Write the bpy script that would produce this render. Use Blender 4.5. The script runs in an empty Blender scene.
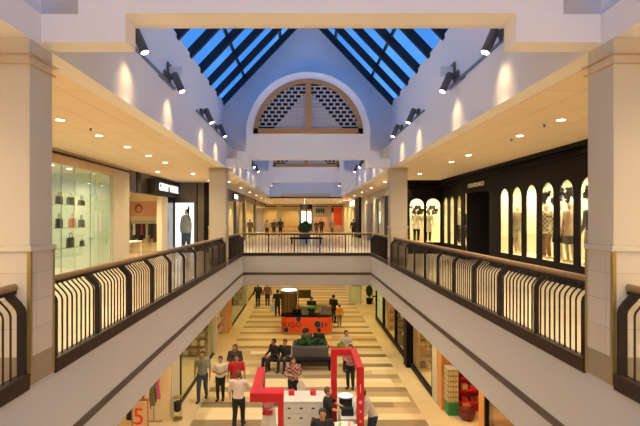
import bpy, bmesh, math, random
from mathutils import Vector, Matrix
random.seed(7)
PI = math.pi
S = bpy.context.scene
COL = S.collection
ORD = ['nearest', 'second', 'third', 'fourth', 'fifth', 'sixth', 'seventh', 'eighth', 'ninth', 'tenth',
       'eleventh', 'twelfth', 'thirteenth', 'fourteenth', 'fifteenth', 'sixteenth', 'seventeenth', 'eighteenth',
       'nineteenth', 'twentieth']

# ------------------------------------------------------------------ materials
def newmat(name):
    m = bpy.data.materials.new(name); m.use_nodes = True
    nt = m.node_tree
    return m, nt, nt.nodes['Principled BSDF']

def M(name, col, rough=.6, metal=0., var=.06, scale=6., spec=.5, bump=0., coat=0.):
    m, nt, b = newmat(name)
    b.inputs['Roughness'].default_value = rough
    b.inputs['Metallic'].default_value = metal
    b.inputs['Specular IOR Level'].default_value = spec
    b.inputs['Coat Weight'].default_value = coat
    tc = nt.nodes.new('ShaderNodeTexCoord')
    nz = nt.nodes.new('ShaderNodeTexNoise'); nz.inputs['Scale'].default_value = scale
    nz.inputs['Detail'].default_value = 3
    nt.links.new(tc.outputs['Object'], nz.inputs['Vector'])
    mx = nt.nodes.new('ShaderNodeMix'); mx.data_type = 'RGBA'
    mx.inputs[6].default_value = (*[c * (1 - var) for c in col], 1)
    mx.inputs[7].default_value = (*[min(1, c * (1 + var)) for c in col], 1)
    nt.links.new(nz.outputs['Fac'], mx.inputs[0])
    nt.links.new(mx.outputs[2], b.inputs['Base Color'])
    if bump:
        bp = nt.nodes.new('ShaderNodeBump'); bp.inputs['Strength'].default_value = bump
        bp.inputs['Distance'].default_value = .01
        nt.links.new(nz.outputs['Fac'], bp.inputs['Height']); nt.links.new(bp.outputs[0], b.inputs['Normal'])
    return m

def EM(name, col, strength):
    m, nt, b = newmat(name)
    b.inputs['Base Color'].default_value = (*col, 1)
    b.inputs['Emission Color'].default_value = (*col, 1)
    b.inputs['Emission Strength'].default_value = strength
    return m

def GLASS(name, tint=(.93, .98, .95), refl=1.0, base=.05):
    m = bpy.data.materials.new(name); m.use_nodes = True
    nt = m.node_tree; nt.nodes.clear()
    out = nt.nodes.new('ShaderNodeOutputMaterial')
    tr = nt.nodes.new('ShaderNodeBsdfTransparent'); tr.inputs[0].default_value = (*tint, 1)
    gl = nt.nodes.new('ShaderNodeBsdfGlossy'); gl.inputs['Roughness'].default_value = .03
    lw = nt.nodes.new('ShaderNodeLayerWeight'); lw.inputs[0].default_value = .25
    ma = nt.nodes.new('ShaderNodeMath'); ma.operation = 'MULTIPLY_ADD'
    ma.inputs[1].default_value = .55 * refl; ma.inputs[2].default_value = base
    nt.links.new(lw.outputs['Fresnel'], ma.inputs[0])
    mx = nt.nodes.new('ShaderNodeMixShader')
    nt.links.new(ma.outputs[0], mx.inputs[0]); nt.links.new(tr.outputs[0], mx.inputs[1]); nt.links.new(gl.outputs[0], mx.inputs[2])
    nt.links.new(mx.outputs[0], out.inputs[0])
    return m

def GRID(name, col, line, px, py, w=.012, rough=.7, axes=(0, 1), offset=(0, 0), var=.04, spec=.5, stagger=False):
    """plain surface with thin joint lines on a px x py grid in world metres"""
    m, nt, b = newmat(name)
    N = nt.nodes.new; L = nt.links.new
    b.inputs['Roughness'].default_value = rough; b.inputs['Specular IOR Level'].default_value = spec
    g = N('ShaderNodeNewGeometry'); sp = N('ShaderNodeSeparateXYZ'); L(g.outputs['Position'], sp.inputs[0])
    def mth(op, a, bb=None, c=None):
        n = N('ShaderNodeMath'); n.operation = op
        for i, v in enumerate((a, bb, c)):
            if v is None: continue
            if isinstance(v, (int, float)): n.inputs[i].default_value = v
            else: L(v, n.inputs[i])
        return n.outputs[0]
    u = mth('MULTIPLY_ADD', sp.outputs[axes[0]], 1 / px, offset[0])
    v = mth('MULTIPLY_ADD', sp.outputs[axes[1]], 1 / py, offset[1])
    fu = mth('FRACT', u)
    iu = mth('FLOOR', u)
    fv = mth('FRACT', mth('MULTIPLY_ADD', iu, .5, v) if stagger else v)
    iv = mth('FLOOR', v)
    mu = mth('LESS_THAN', fu, w / px); mv = mth('LESS_THAN', fv, w / py)
    mk = mth('MAXIMUM', mu, mv)
    cx = N('ShaderNodeCombineXYZ'); L(iu, cx.inputs[0]); L(iv, cx.inputs[1])
    wn = N('ShaderNodeTexWhiteNoise'); L(cx.outputs[0], wn.inputs['Vector'])
    m1 = N('ShaderNodeMix'); m1.data_type = 'RGBA'
    m1.inputs[6].default_value = (*[c * (1 - var) for c in col], 1); m1.inputs[7].default_value = (*[min(1, c * (1 + var)) for c in col], 1)
    L(wn.outputs['Value'], m1.inputs[0])
    m2 = N('ShaderNodeMix'); m2.data_type = 'RGBA'; m2.inputs[7].default_value = (*line, 1)
    L(mk, m2.inputs[0]); L(m1.outputs[2], m2.inputs[6]); L(m2.outputs[2], b.inputs['Base Color'])
    return m

def STRIPES(name):
    """stone bands of uneven tone running across the concourse"""
    m, nt, b = newmat(name)
    N = nt.nodes.new; L = nt.links.new
    b.inputs['Roughness'].default_value = .34
    g = N('ShaderNodeNewGeometry'); sp = N('ShaderNodeSeparateXYZ'); L(g.outputs['Position'], sp.inputs[0])
    def mth(op, a, bb=None, c=None):
        n = N('ShaderNodeMath'); n.operation = op
        for i, v in enumerate((a, bb, c)):
            if v is None: continue
            if isinstance(v, (int, float)): n.inputs[i].default_value = v
            else: L(v, n.inputs[i])
        return n.outputs[0]
    row = mth('FLOOR', mth('MULTIPLY', sp.outputs[1], 1 / .5))
    w1 = N('ShaderNodeTexWhiteNoise'); w1.noise_dimensions = '1D'; L(row, w1.inputs['W'])
    seg = mth('FLOOR', mth('ADD', mth('MULTIPLY', sp.outputs[0], 1 / 5.2), mth('MULTIPLY', w1.outputs['Value'], 3.)))
    cx = N('ShaderNodeCombineXYZ'); L(row, cx.inputs[0]); L(seg, cx.inputs[1])
    w2 = N('ShaderNodeTexWhiteNoise'); L(cx.outputs[0], w2.inputs['Vector'])
    par = mth('MULTIPLY', mth('LESS_THAN', mth('FRACT', mth('MULTIPLY', row, .3334)), .3), .52)
    val = mth('ADD', mth('MULTIPLY', w2.outputs['Value'], .48), par)
    cr = N('ShaderNodeValToRGB'); cr.color_ramp.interpolation = 'CONSTANT'
    e = cr.color_ramp.elements
    e[0].position = 0; e[0].color = (.66, .53, .34, 1)
    e[1].position = .16; e[1].color = (.52, .39, .23, 1)
    for p, c in ((.30, (.72, .60, .40)), (.44, (.42, .30, .18)), (.54, (.27, .20, .12)), (.72, (.34, .26, .16)), (.86, (.23, .17, .10))):
        x = e.new(p); x.color = (*c, 1)
    L(val, cr.inputs[0])
    ln = mth('LESS_THAN', mth('FRACT', mth('MULTIPLY', sp.outputs[1], 1 / .5)), .03)
    m2 = N('ShaderNodeMix'); m2.data_type = 'RGBA'; m2.inputs[7].default_value = (.4, .3, .2, 1)
    L(ln, m2.inputs[0]); L(cr.outputs[0], m2.inputs[6]); L(m2.outputs[2], b.inputs['Base Color'])
    return m

WARM = (1., .75, .38)
AMB = (1., .70, .25)
mt = {}
mt['wall'] = M('painted plaster', (.76, .75, .78), .8, var=.02, scale=2)
mt['wallw'] = M('white plaster', (.84, .83, .85), .8, var=.02, scale=2)
mt['ceil'] = GRID('ceiling tiles', (.72, .60, .46), (.45, .38, .28), .61, 1.22, .014, .85, var=.015)
mt['cream'] = M('cream column plaster', (.54, .50, .43), .7, var=.02, scale=2)
mt['tile'] = GRID('wainscot tile', (.52, .475, .42), (.36, .32, .29), .33, .30, .008, .45, axes=(1, 2), var=.05)
mt['tilef'] = GRID('wainscot tile front', (.52, .475, .42), (.36, .32, .29), .33, .30, .008, .45, axes=(0, 2), var=.05)
mt['base'] = M('taupe base stone', (.26, .21, .15), .5, var=.05)
mt['brass'] = M('dull brass trim', (.42, .33, .14), .4, .8, var=.05)
mt['floor'] = GRID('polished beige stone', (.55, .47, .38), (.4, .33, .26), .9, .9, .01, .22, var=.06)
mt['stripes'] = STRIPES('banded stone floor')
mt['lowtile'] = GRID('cream stone tile', (.66, .54, .36), (.55, .44, .3), 1.2, 1.2, .012, .3, var=.04)
mt['fascia'] = M('slab fascia paint', (.44, .425, .45), .75, var=.02, scale=1.5)
mt['stripe'] = M('dark fascia band', (.07, .05, .047), .5, var=.05)
mt['rail'] = M('dark bronze paint', (.018, .012, .012), .45, .1, var=.1, spec=.3)
mt['wood'] = M('oak handrail', (.27, .165, .075), .4, var=.15, scale=12)
mt['kick'] = M('brown kick plate', (.03, .019, .017), .5, var=.1, spec=.25)
mt['dark'] = M('black-brown lacquer', (.007, .005, .007), .55, var=.1, spec=.12)
mt['darker'] = M('soot black', (.006, .006, .009), .6)
mt['navy'] = M('dark roof steel', (.010, .011, .02), .45, .3)
mt['lunwood'] = M('golden oak frame', (.40, .22, .09), .5, var=.12, scale=9)
mt['lattice'] = M('pale lattice', (.48, .47, .52), .6)
mt['glass'] = GLASS('clear shop glass', (.95, .98, .96), .4, .03)
mt['greenglass'] = GLASS('green tinted glass', (.93, .97, .92), .55, .05)
mt['skyglass'] = GLASS('skylight glass', (.95, .97, 1.), .2, .02)
mt['metal'] = M('brushed grey metal', (.30, .29, .29), .35, .7)
mt['spot'] = M('lamp housing grey', (.10, .095, .10), .45, .3)
mt['white'] = M('white laminate', (.62, .62, .63), .4, var=.02)
mt['red'] = M('red lacquer', (.50, .010, .018), .35, var=.04)
mt['orange'] = M('orange panel', (.72, .085, .02), .45, var=.12, scale=2)
mt['blue'] = M('deep blue disc', (.012, .025, .11), .5)
mt['peach'] = M('peach band', (.55, .40, .28), .7, var=.03)
mt['green'] = M('green paint', (.03, .22, .06), .5)
mt['leaf'] = M('dark leaves', (.03, .09, .03), .6, var=.5, scale=20)
mt['soil'] = M('soil', (.04, .028, .02), .9)
mt['grey'] = M('grey panel', (.12, .11, .11), .6)
mt['lum'] = EM('lamp face', (1, .85, .6), 9)
mt['lumhot'] = EM('spot lens', (1, .82, .52), 22)
mt['signw'] = EM('lit white sign', (.9, .95, 1.), .75)
mt['plum'] = M('brown glass fascia', (.022, .019, .023), .18, var=.05)
mt['shopcream'] = M('shop cream wall', (.80, .70, .50), .8, var=.03)
mt['mint'] = M('mint shop wall', (.64, .69, .60), .8, var=.03)
mt['amber'] = M('amber timber wall', (.60, .28, .09), .6, var=.12)
mt['shopfloor'] = M('shop floor', (.50, .38, .24), .35, var=.08)

# ------------------------------------------------------------------ mesh helper
class MB:
    def __init__(s): s.bm = bmesh.new()
    def box(s, x0, x1, y0, y1, z0, z1):
        vs = [s.bm.verts.new(p) for p in ((x0,y0,z0),(x1,y0,z0),(x1,y1,z0),(x0,y1,z0),(x0,y0,z1),(x1,y0,z1),(x1,y1,z1),(x0,y1,z1))]
        for f in ((0,3,2,1),(4,5,6,7),(0,1,5,4),(1,2,6,5),(2,3,7,6),(3,0,4,7)): s.bm.faces.new([vs[i] for i in f])
        return s
    def prism(s, pts, axis, a, b):
        """polygon pts extruded along an axis from a to b; pts are the other two coordinates in order"""
        def P(p, t):
            return (t, p[0], p[1]) if axis == 0 else (p[0], t, p[1]) if axis == 1 else (p[0], p[1], t)
        A = [s.bm.verts.new(P(p, a)) for p in pts]; B = [s.bm.verts.new(P(p, b)) for p in pts]
        s.bm.faces.new(A[::-1]); s.bm.faces.new(B)
        n = len(pts)
        for i in range(n): s.bm.faces.new((A[i], A[(i+1) % n], B[(i+1) % n], B[i]))
        return s
    def hexa(s, v):
        vs = [s.bm.verts.new(p) for p in v]
        for f in ((0,3,2,1),(4,5,6,7),(0,1,5,4),(1,2,6,5),(2,3,7,6),(3,0,4,7)): s.bm.faces.new([vs[i] for i in f])
        return s
    def loft(s, rings, n=12, closed=True):
        """rings: (centre, u vector, v vector)"""
        R = []
        for c, u, v in rings:
            c, u, v = Vector(c), Vector(u), Vector(v)
            R.append([s.bm.verts.new(c + u * math.cos(2*PI*i/n) + v * math.sin(2*PI*i/n)) for i in range(n)])
        for a, b in zip(R, R[1:]):
            for i in range(n): s.bm.faces.new((a[i], a[(i+1) % n], b[(i+1) % n], b[i]))
        s.bm.faces.new(R[0][::-1]); s.bm.faces.new(R[-1])
        return s
    def tube(s, pts, rad, n=10):
        pts = [Vector(p) for p in pts]
        if isinstance(rad, (int, float)): rad = [rad] * len(pts)
        rings = []; pu = None
        for i, p in enumerate(pts):
            d = (pts[min(i+1, len(pts)-1)] - pts[max(i-1, 0)]).normalized()
            if pu is None:
                ref = Vector((0, 0, 1)) if abs(d.z) < .9 else Vector((0, 1, 0))
                u = d.cross(ref).normalized()
            else: u = (pu - d * pu.dot(d)).normalized()
            pu = u; v = d.cross(u)
            rings.append((p, u * rad[i], v * rad[i]))
        return s.loft(rings, n)
    def ball(s, c, r, seg=12, scale=(1, 1, 1)):
        m = Matrix.Translation(c) @ Matrix.Diagonal((*scale, 1))
        bmesh.ops.create_uvsphere(s.bm, u_segments=seg, v_segments=max(6, seg//2+2), radius=r, matrix=m)
        return s
    def lathe(s, prof, c=(0, 0, 0), n=20):
        return s.loft([((c[0], c[1], c[2]+z), (r, 0, 0), (0, r, 0)) for r, z in prof], n)
    def mesh(s, name, mat, smooth=False):
        bmesh.ops.recalc_face_normals(s.bm, faces=s.bm.faces[:])
        me = bpy.data.meshes.new(name); s.bm.to_mesh(me); s.bm.free()
        if mat: me.materials.append(mat if not isinstance(mat, str) else mt[mat])
        if smooth:
            for p in me.polygons: p.use_smooth = True
            try: me.set_sharp_from_angle(angle=math.radians(40))
            except Exception: pass
        return me
    def build(s, name, mat, parent=None, smooth=False, bevel=0., local=False, **tags):
        if parent is not None and not local:
            off = Vector((0, 0, 0)); q = parent
            while q is not None: off += q.location; q = q.parent
            bmesh.ops.translate(s.bm, verts=s.bm.verts[:], vec=-off)
        o = bpy.data.objects.new(name, s.mesh(name, mat, smooth)); COL.objects.link(o)
        if parent is not None: o.parent = parent
        if bevel:
            b = o.modifiers.new('bevel', 'BEVEL'); b.width = bevel; b.segments = 2; b.limit_method = 'ANGLE'
        for k, v in tags.items(): o[k] = v
        return o

def BX(*a): return MB().box(*a)
def struct(o): o['kind'] = 'structure'; return o
def thing(name, label, cat, loc=(0, 0, 0), rz=0, group=None):
    o = bpy.data.objects.new(name, None); COL.objects.link(o); o.empty_display_size = .1
    o.location = loc; o.rotation_euler = (0, 0, rz); o['label'] = label; o['category'] = cat
    if group: o['group'] = group
    return o
def tag(o, label, cat, group=None, kind=None):
    o['label'] = label; o['category'] = cat
    if group: o['group'] = group
    if kind: o['kind'] = kind
    return o
def recenter(o, p):
    """put the origin of a single-mesh thing at p"""
    o.data.transform(Matrix.Translation(-Vector(p))); o.location = p
    return o
def dup(root, loc=None, rz=None, label=None, group=None):
    def cp(o, par):
        c = o.copy(); COL.objects.link(c)
        if par is not None: c.parent = par
        for ch in list(o.children): cp(ch, c)
        return c
    r = cp(root, None)
    if loc is not None: r.location = loc
    if rz is not None: r.rotation_euler = (0, 0, rz)
    if label: r['label'] = label
    if group: r['group'] = group
    return r
NL = [0]
def spot(x, y, z, power, col=WARM, size=140, blend=.8, aim=(0, 0, -1), rad=.04):
    l = bpy.data.lights.new('spot_light', 'SPOT'); l.energy = power; l.color = col
    l.spot_size = math.radians(size); l.spot_blend = blend; l.shadow_soft_size = rad
    o = bpy.data.objects.new('spot_light', l); COL.objects.link(o); o.location = (x, y, z)
    o.rotation_euler = Vector(aim).to_track_quat('-Z', 'Y').to_euler(); NL[0] += 1
    return o
def text(name, body, size, mat, loc, rot, parent=None, extrude=.01, align='CENTER'):
    c = bpy.data.curves.new(name, 'FONT'); c.body = body; c.size = size; c.extrude = extrude
    c.align_x = align; c.align_y = 'CENTER'
    o = bpy.data.objects.new(name, c); COL.objects.link(o)
    bpy.context.view_layer.update()
    dg = bpy.context.evaluated_depsgraph_get()
    me = bpy.data.meshes.new_from_object(o.evaluated_get(dg)); bpy.data.objects.remove(o)
    me.name = name; me.materials.clear(); me.materials.append(mt[mat] if isinstance(mat, str) else mat)
    o = bpy.data.objects.new(name, me); COL.objects.link(o)
    o.rotation_euler = rot
    p = Vector(loc)
    if parent is not None:
        o.parent = parent; p -= parent.location
    o.location = p
    return o

XL, XR, XC = -2.95, 3.35, .2
ZC = 3.75            # walkway ceiling
ZLOW = -4.7          # lower floor
YB, YF, YE = -7., 23.6, 64.5
FB = -1.48           # bottom of slab fascia

# ------------------------------------------------------------------ camera and world
cam = bpy.data.cameras.new('camera'); cam.sensor_width = 36; cam.lens = 27
cam.shift_x = 17/640; cam.shift_y = 5.5/640; cam.clip_start = .05; cam.clip_end = 300
co = bpy.data.objects.new('camera', cam); COL.objects.link(co)
co.location = (0, 0, 1.8); co.rotation_euler = (PI/2, 0, 0); S.camera = co
w = bpy.data.worlds.new('dusk sky'); S.world = w; w.use_nodes = True
nt = w.node_tree; bg = nt.nodes['Background']
tc = nt.nodes.new('ShaderNodeTexCoord'); nz = nt.nodes.new('ShaderNodeTexNoise'); nz.inputs['Scale'].default_value = 7
nz.inputs['Detail'].default_value = 5
cr = nt.nodes.new('ShaderNodeValToRGB'); cr.color_ramp.elements[0].position = .45; cr.color_ramp.elements[1].position = .75
cr.color_ramp.elements[0].color = (.055, .235, .68, 1); cr.color_ramp.elements[1].color = (.12, .38, .85, 1)
nt.links.new(tc.outputs['Generated'], nz.inputs[0]); nt.links.new(nz.outputs[0], cr.inputs[0]); nt.links.new(cr.outputs[0], bg.inputs[0])
bg.inputs[1].default_value = 1.05
S.cycles.diffuse_bounces = 6; S.cycles.max_bounces = 12; S.cycles.sample_clamp_indirect = 6
S.view_settings.view_transform = 'Standard'; S.view_settings.look = 'None'; S.view_settings.gamma = 1
S.view_settings.use_curve_mapping = False; S.view_settings.exposure = 0.62

# ------------------------------------------------------------------ shell: floors, ceilings, headers
SH = [('left', -1, XL, -6.9, -4.9), ('right', 1, XR, 7.1, 5.33)]
for side, sg, xv, xs, xs2 in SH:
    a, b = sorted((xv + sg*.2, sg * 10.6))
    struct(BX(a, b, YB, 26., -.2, 0).build('floor_' + side, 'floor'))
    a, b = sorted((xv, xs2 + sg * .3))
    a, b = sorted((xv + sg * .3, xs + sg * .3))
    struct(BX(a, b, YB, 26., ZC, ZC + .12).build('ceiling_' + side, 'ceil'))
    a, b = sorted((xv + sg * .3, xs2 + sg * .3))
    struct(BX(a, b, 26., 46, ZC, ZC + .12).build('ceiling_far_' + side, 'ceil'))
    a, b = sorted((xv, xv + sg * .3))
    # header: near part low, then parapet
    struct(BX(a, b, YB, 5.4, ZC, 4.10).build('wall_near_header_' + side, 'wall'))
    a3, b3 = sorted((xv + sg * .26, xv + sg * .4))
    for (y0, y1) in ((5.4, 18.4), (18.4, 30.3), (30.3, 42.5)):
        h = MB(); yc = (y0 + y1)/2 + .2
        h.prism([(y0, ZC), (y1, ZC), (y1, 4.71), (yc+1.15, 4.71), (yc+1.15, 4.95), (yc+.7, 4.95), (yc+.7, 5.22), (yc+.42, 5.22), (yc+.42, 5.5),
                 (yc-.42, 5.5), (yc-.42, 5.22), (yc-.7, 5.22), (yc-.7, 4.95), (yc-1.15, 4.95), (yc-1.15, 4.71), (y0, 4.71)], 0, a, b)
        struct(h.build('wall_header_' + side, 'wall'))
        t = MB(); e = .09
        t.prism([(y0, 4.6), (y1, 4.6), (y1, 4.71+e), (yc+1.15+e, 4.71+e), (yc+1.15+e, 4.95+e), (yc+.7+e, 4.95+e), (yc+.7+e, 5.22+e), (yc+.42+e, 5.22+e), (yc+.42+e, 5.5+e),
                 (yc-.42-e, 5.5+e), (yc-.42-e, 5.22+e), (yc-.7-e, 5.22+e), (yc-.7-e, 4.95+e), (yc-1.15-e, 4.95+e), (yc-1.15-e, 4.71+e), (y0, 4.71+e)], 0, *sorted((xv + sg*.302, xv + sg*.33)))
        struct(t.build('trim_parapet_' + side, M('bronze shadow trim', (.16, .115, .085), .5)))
    a, b = sorted((xv + sg * .35, xv + sg * .5))
    struct(BX(a, b, YB, 46, 3.87, 6.62).build('wall_clerestory_' + side, 'wall'))
    # slab fascia down to the lower ceiling, dark band
    a, b = sorted((xv, xv + sg * .2))
    struct(BX(a, b, 1.2, YF + .2, FB, 0).build('wall_fascia_' + side, 'fascia'))
    a, b = sorted((xv - sg * .012, xv + sg * .02))
    struct(BX(a, b, 1.2, YF, -.97, -.85).build('trim_band_' + side, 'stripe'))
    struct(BX(a, b, 5.42, 5.435, FB, -.97).build('trim_joint_' + side, 'fascia'))
    a, b = sorted((xv + sg * .2, xs + sg*3.))
    struct(BX(a, b, 1.2, YF + .2, FB, FB + .12).build('ceiling_lower_' + side, 'shopcream'))

struct(BX(-7.2, 7.4, YB, 1.2, -.25, -.2).build('floor_bridge_soffit', 'shopcream'))
struct(BX(XL, XR, YB, 1.0, -.2, 0).build('floor_near_bridge', 'floor'))
struct(BX(XL - .2, XR + .2, YF + .2, 26., -.2, 0).build('floor_far_bridge', 'floor'))
for sd, xo in (('left', -10.7), ('right', 10.6)):
    struct(BX(xo, xo + .1, YB, 26.2, -.2, 4).build('wall_outer_' + sd, 'shopcream'))
    struct(BX(*sorted((xo, -7.2 if xo < 0 else 7.4)), YB, 26.2, 3.9, 4.).build('ceiling_outer_' + sd, 'shopcream'))
    struct(BX(*sorted((xo, 4.9 if xo > 0 else -4.9)), 26.1, 26.25, -.2, 4).build('wall_outer_end_' + sd, 'shopcream') if xo < 0 else BX(7.1, xo, 26.1, 26.25, -.2, 4).build('wall_outer_end_' + sd, 'shopcream'))
struct(BX(-5.6, 6., 26., YE, -.2, 0).build('floor_far', 'floor'))
struct(BX(XL, XR, YF, YF + .2, FB, 0).build('wall_fascia_far', 'fascia'))
struct(BX(XL, XR, YF - .012, YF + .01, -.97, -.85).build('trim_band_far', 'stripe'))
struct(BX(XL, XR, 1.0, 1.2, FB, 0).build('wall_fascia_near', 'fascia'))
struct(BX(-8, 8, YF + .2, YE, FB, FB + .12).build('ceiling_lower_far', 'shopcream'))
struct(BX(-7.2, 7.2, 46, YE + 2.6, ZC, ZC + .12).build('ceiling_far', 'ceil'))
struct(BX(-4, 4.4, 46, 46.15, ZC, 11).build('wall_skylight_end', 'wall'))
struct(BX(-7.3, -7.2, 26.2, YE + 2.6, -.2, ZC + .1).build('wall_far_left_outer', 'wall'))
struct(BX(7.2, 7.3, 26.2, YE + 2.6, -.2, ZC + .1).build('wall_far_right_outer', 'wall'))
struct(BX(-7.3, 7.3, YE + 2.6, YE + 2.7, -.2, ZC + .1).build('wall_end_outer', 'shopcream'))
struct(BX(-7.5, 7.5, YB - .2, YB, ZLOW, 8).build('wall_back', 'shopcream'))
struct(BX(-9, 9, YE + .0, YE + .2, ZLOW, -.2).build('wall_lower_end', 'shopcream'))
# lower floor
struct(BX(-3.55, 3.95, YB, YE, ZLOW - .1, ZLOW).build('floor_lower_centre', 'stripes'))
struct(BX(-9, -3.55, YB, YE, ZLOW - .1, ZLOW).build('floor_lower_left', 'lowtile'))
struct(BX(3.95, 9, YB, YE, ZLOW - .1, ZLOW).build('floor_lower_right', 'lowtile'))

# ------------------------------------------------------------------ portals with lunettes, gables, skylights
PORT = [5.4, 18.4, 30.3, 42.5]
def arc(cx, cz, r, a0, a1, n): return [(cx + r*math.cos(a0 + (a1-a0)*i/n), cz + r*math.sin(a0 + (a1-a0)*i/n)) for i in range(n+1)]
for k, y in enumerate(PORT):
    m = MB()
    z1, z2 = (4.10, 4.39) if k < 2 else (4.82, 4.821)
    zb, zm = (3.785, 4.11) if k == 0 else (ZC, 4.07)
    pts = [(XL, zb), (-2.0, zb), (-2.0, zm), (2.4, zm), (2.4, zb), (XR, zb), (XR, z1), (2.93, z1), (2.93, z2), (2.58, z2), (2.58, 5.05),
           (-2.18, 5.05), (-2.18, z2), (-2.53, z2), (-2.53, z1), (XL, z1)]
    m.prism(pts, 1, y, y + .33)
    m.prism(arc(XC, 5.05, 2.38, 0, PI, 40) + arc(XC, 5.05, 2.10, PI, 0, 40), 1, y, y + .33)
    struct(m.build('wall_portal', 'wallw'))
    rg = MB(); rg.prism(arc(XC, 5.05, 2.55, 0, PI, 40) + arc(XC, 5.05, 2.50, PI, 0, 40), 1, y + 1.74, y + 1.82)
    struct(rg.build('trim_arch', 'wall'))
    m = MB()
    gz = 4.71 if k == 0 else 4.32
    m.prism([(XL-.35, gz), (XR+.35, gz), (XR+.35, 6.68), (XC, 10.52), (XL-.35, 6.68)], 1, y + 1.8, y + 1.95)
    struct(m.build('wall_gable', 'wall'))
    br = MB(); br.prism(arc(XC, 5.05, 2.38, 0, PI, 40) + arc(XC, 5.05, 2.34, PI, 0, 40), 1, y + .33, y + 1.8)
    struct(br.build('ceiling_arch', 'wall'))
    # lunette
    nm = ['behind the near beam', 'facing the concourse, under the skylight gable', 'half hidden beyond the second cross beam', 'behind the third cross beam'][k]
    lu = thing('lunette_window', 'half-round oak lattice window ' + nm, 'window', (XC, y, 5.05))
    f = MB(); f.prism(arc(XC, 5.05, 2.10, 0, PI, 40) + arc(XC, 5.05, 1.93, PI, 0, 40), 1, y - .04, y + .1)
    f.box(XC - 2.1, XC + 2.1, y - .04, y + .1, 5.05, 5.25); f.box(XC - .11, XC + .11, y - .05, y + .08, 5.2, 7.05)
    f.build('window_frame', 'lunwood', lu)
    r = 1.95
    la = MB()
    nrow = 11
    for j in range(nrow):
        z = 5.25 + .152 * (j + .5)
        hw = math.sqrt(max(0, r*r - (z-5.05)**2))
        for s2 in (-1, 1):
            la.box(*sorted((XC + s2*.1, XC + s2*hw)), y + .02, y + .05, z, z + .042)
    for s2 in (-1, 1):
        for j in range(nrow):      # short uprights, staggered row by row
            z = 5.25 + .152 * (j - .5)
            hw = math.sqrt(max(0, r*r - (z-5.05)**2))
            i = 0
            while True:
                xx = .25 + .25 * i + (.125 if j % 2 else 0); i += 1
                if xx > hw - .03: break
                if z < 5.2: continue
                la.box(*sorted((XC + s2*(xx-.035), XC + s2*(xx+.035))), y + .02, y + .05, z, z + .155)
        
    la.build('lattice', 'lattice', lu)
    tr = MB()
    for s2 in (-1, 1):
        tr.prism([(XC + s2*.1, 5.24), (XC + s2*1.35, 5.24), (XC + s2*.1, 6.6)], 1, y + .055, y + .08)
        for j in range(9):
            z = 5.32 + .14*j; wd = 1.35 - (z + .03 - 5.24)*.92
            if wd > .2: tr.hexa([(XC+s2*.1, y-.01, z), (XC+s2*wd, y-.01, z), (XC+s2*wd, y+.06, z+.05), (XC+s2*.1, y+.06, z+.05),
                     (XC+s2*.1, y-.01, z+.02), (XC+s2*wd, y-.01, z+.02), (XC+s2*wd, y+.06, z+.07), (XC+s2*.1, y+.06, z+.07)])
    tr.build('louvre', 'lattice', lu)
    bk = MB(); bk.prism(arc(XC, 5.06, 2.09, 0, PI, 40), 1, y + .28, y + .3); bk.build('back_panel', 'darker', lu)

bays = [(YB, 5.4), (7.35, 20.2), (20.35, 32.1), (32.25, 44.3)]
SL = 3.45/3.65
for k, (y0, y1) in enumerate(bays):
    sk = thing('skylight', ['blue glazed skylight above the near bridge', 'large pitched skylight above the main void', 'skylight over the far bridge', 'farthest pitched skylight, over the end of the void'][k], 'skylight', (XC, y0, 6.9))
    pitch = 1.45; n = int((y1 - y0)/pitch)
    for s2 in (-1, 1):
        b0 = Vector((XC + s2*3.65, 0, 6.65)); tp = Vector((XC, 0, 10.48)); d = (tp - b0).normalized(); nn = Vector((s2*d.z, 0, -s2*d.x)) if False else Vector((-s2*abs(d.z), 0, -abs(d.x))).normalized()
        g = MB(); A = b0 - nn*.02; B = tp - nn*.02
        g.hexa([(A.x, y0, A.z), (B.x, y0, B.z), (B.x, y1, B.z), (A.x, y1, A.z), (A.x, y0, A.z+.02), (B.x, y0, B.z+.02), (B.x, y1, B.z+.02), (A.x, y1, A.z+.02)])
        g.build('pane', 'skyglass', sk)
        for i in range(n + 1):
            yy = y1 - .35 - i * pitch
            if yy < y0: break
            r_ = MB(); q0 = b0 + nn*.24; q1 = tp + nn*.24
            r_.hexa([(b0.x, yy-.07, b0.z), (q0.x, yy-.07, q0.z), (q0.x, yy+.07, q0.z), (b0.x, yy+.07, b0.z),
                     (tp.x, yy-.07, tp.z), (q1.x, yy-.07, q1.z), (q1.x, yy+.07, q1.z), (tp.x, yy+.07, tp.z)])
            r_.build('rafter', 'navy', sk)
        for t_ in (.27, .68):
            c = b0 + (tp - b0)*t_; c2 = c + nn*.1; e = d*.045
            p_ = MB(); p_.hexa([tuple(c-e+Vector((0,y0,0))), tuple(c+e+Vector((0,y0,0))), tuple(c+e+Vector((0,y1,0))), tuple(c-e+Vector((0,y1,0))),
                                tuple(c2-e+Vector((0,y0,0))), tuple(c2+e+Vector((0,y0,0))), tuple(c2+e+Vector((0,y1,0))), tuple(c2-e+Vector((0,y1,0)))])
            p_.build('purlin', 'navy', sk)
    MB().box(XC-.1, XC+.1, y0, y1, 10.22, 10.5).build('ridge_beam', 'navy', sk)

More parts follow.
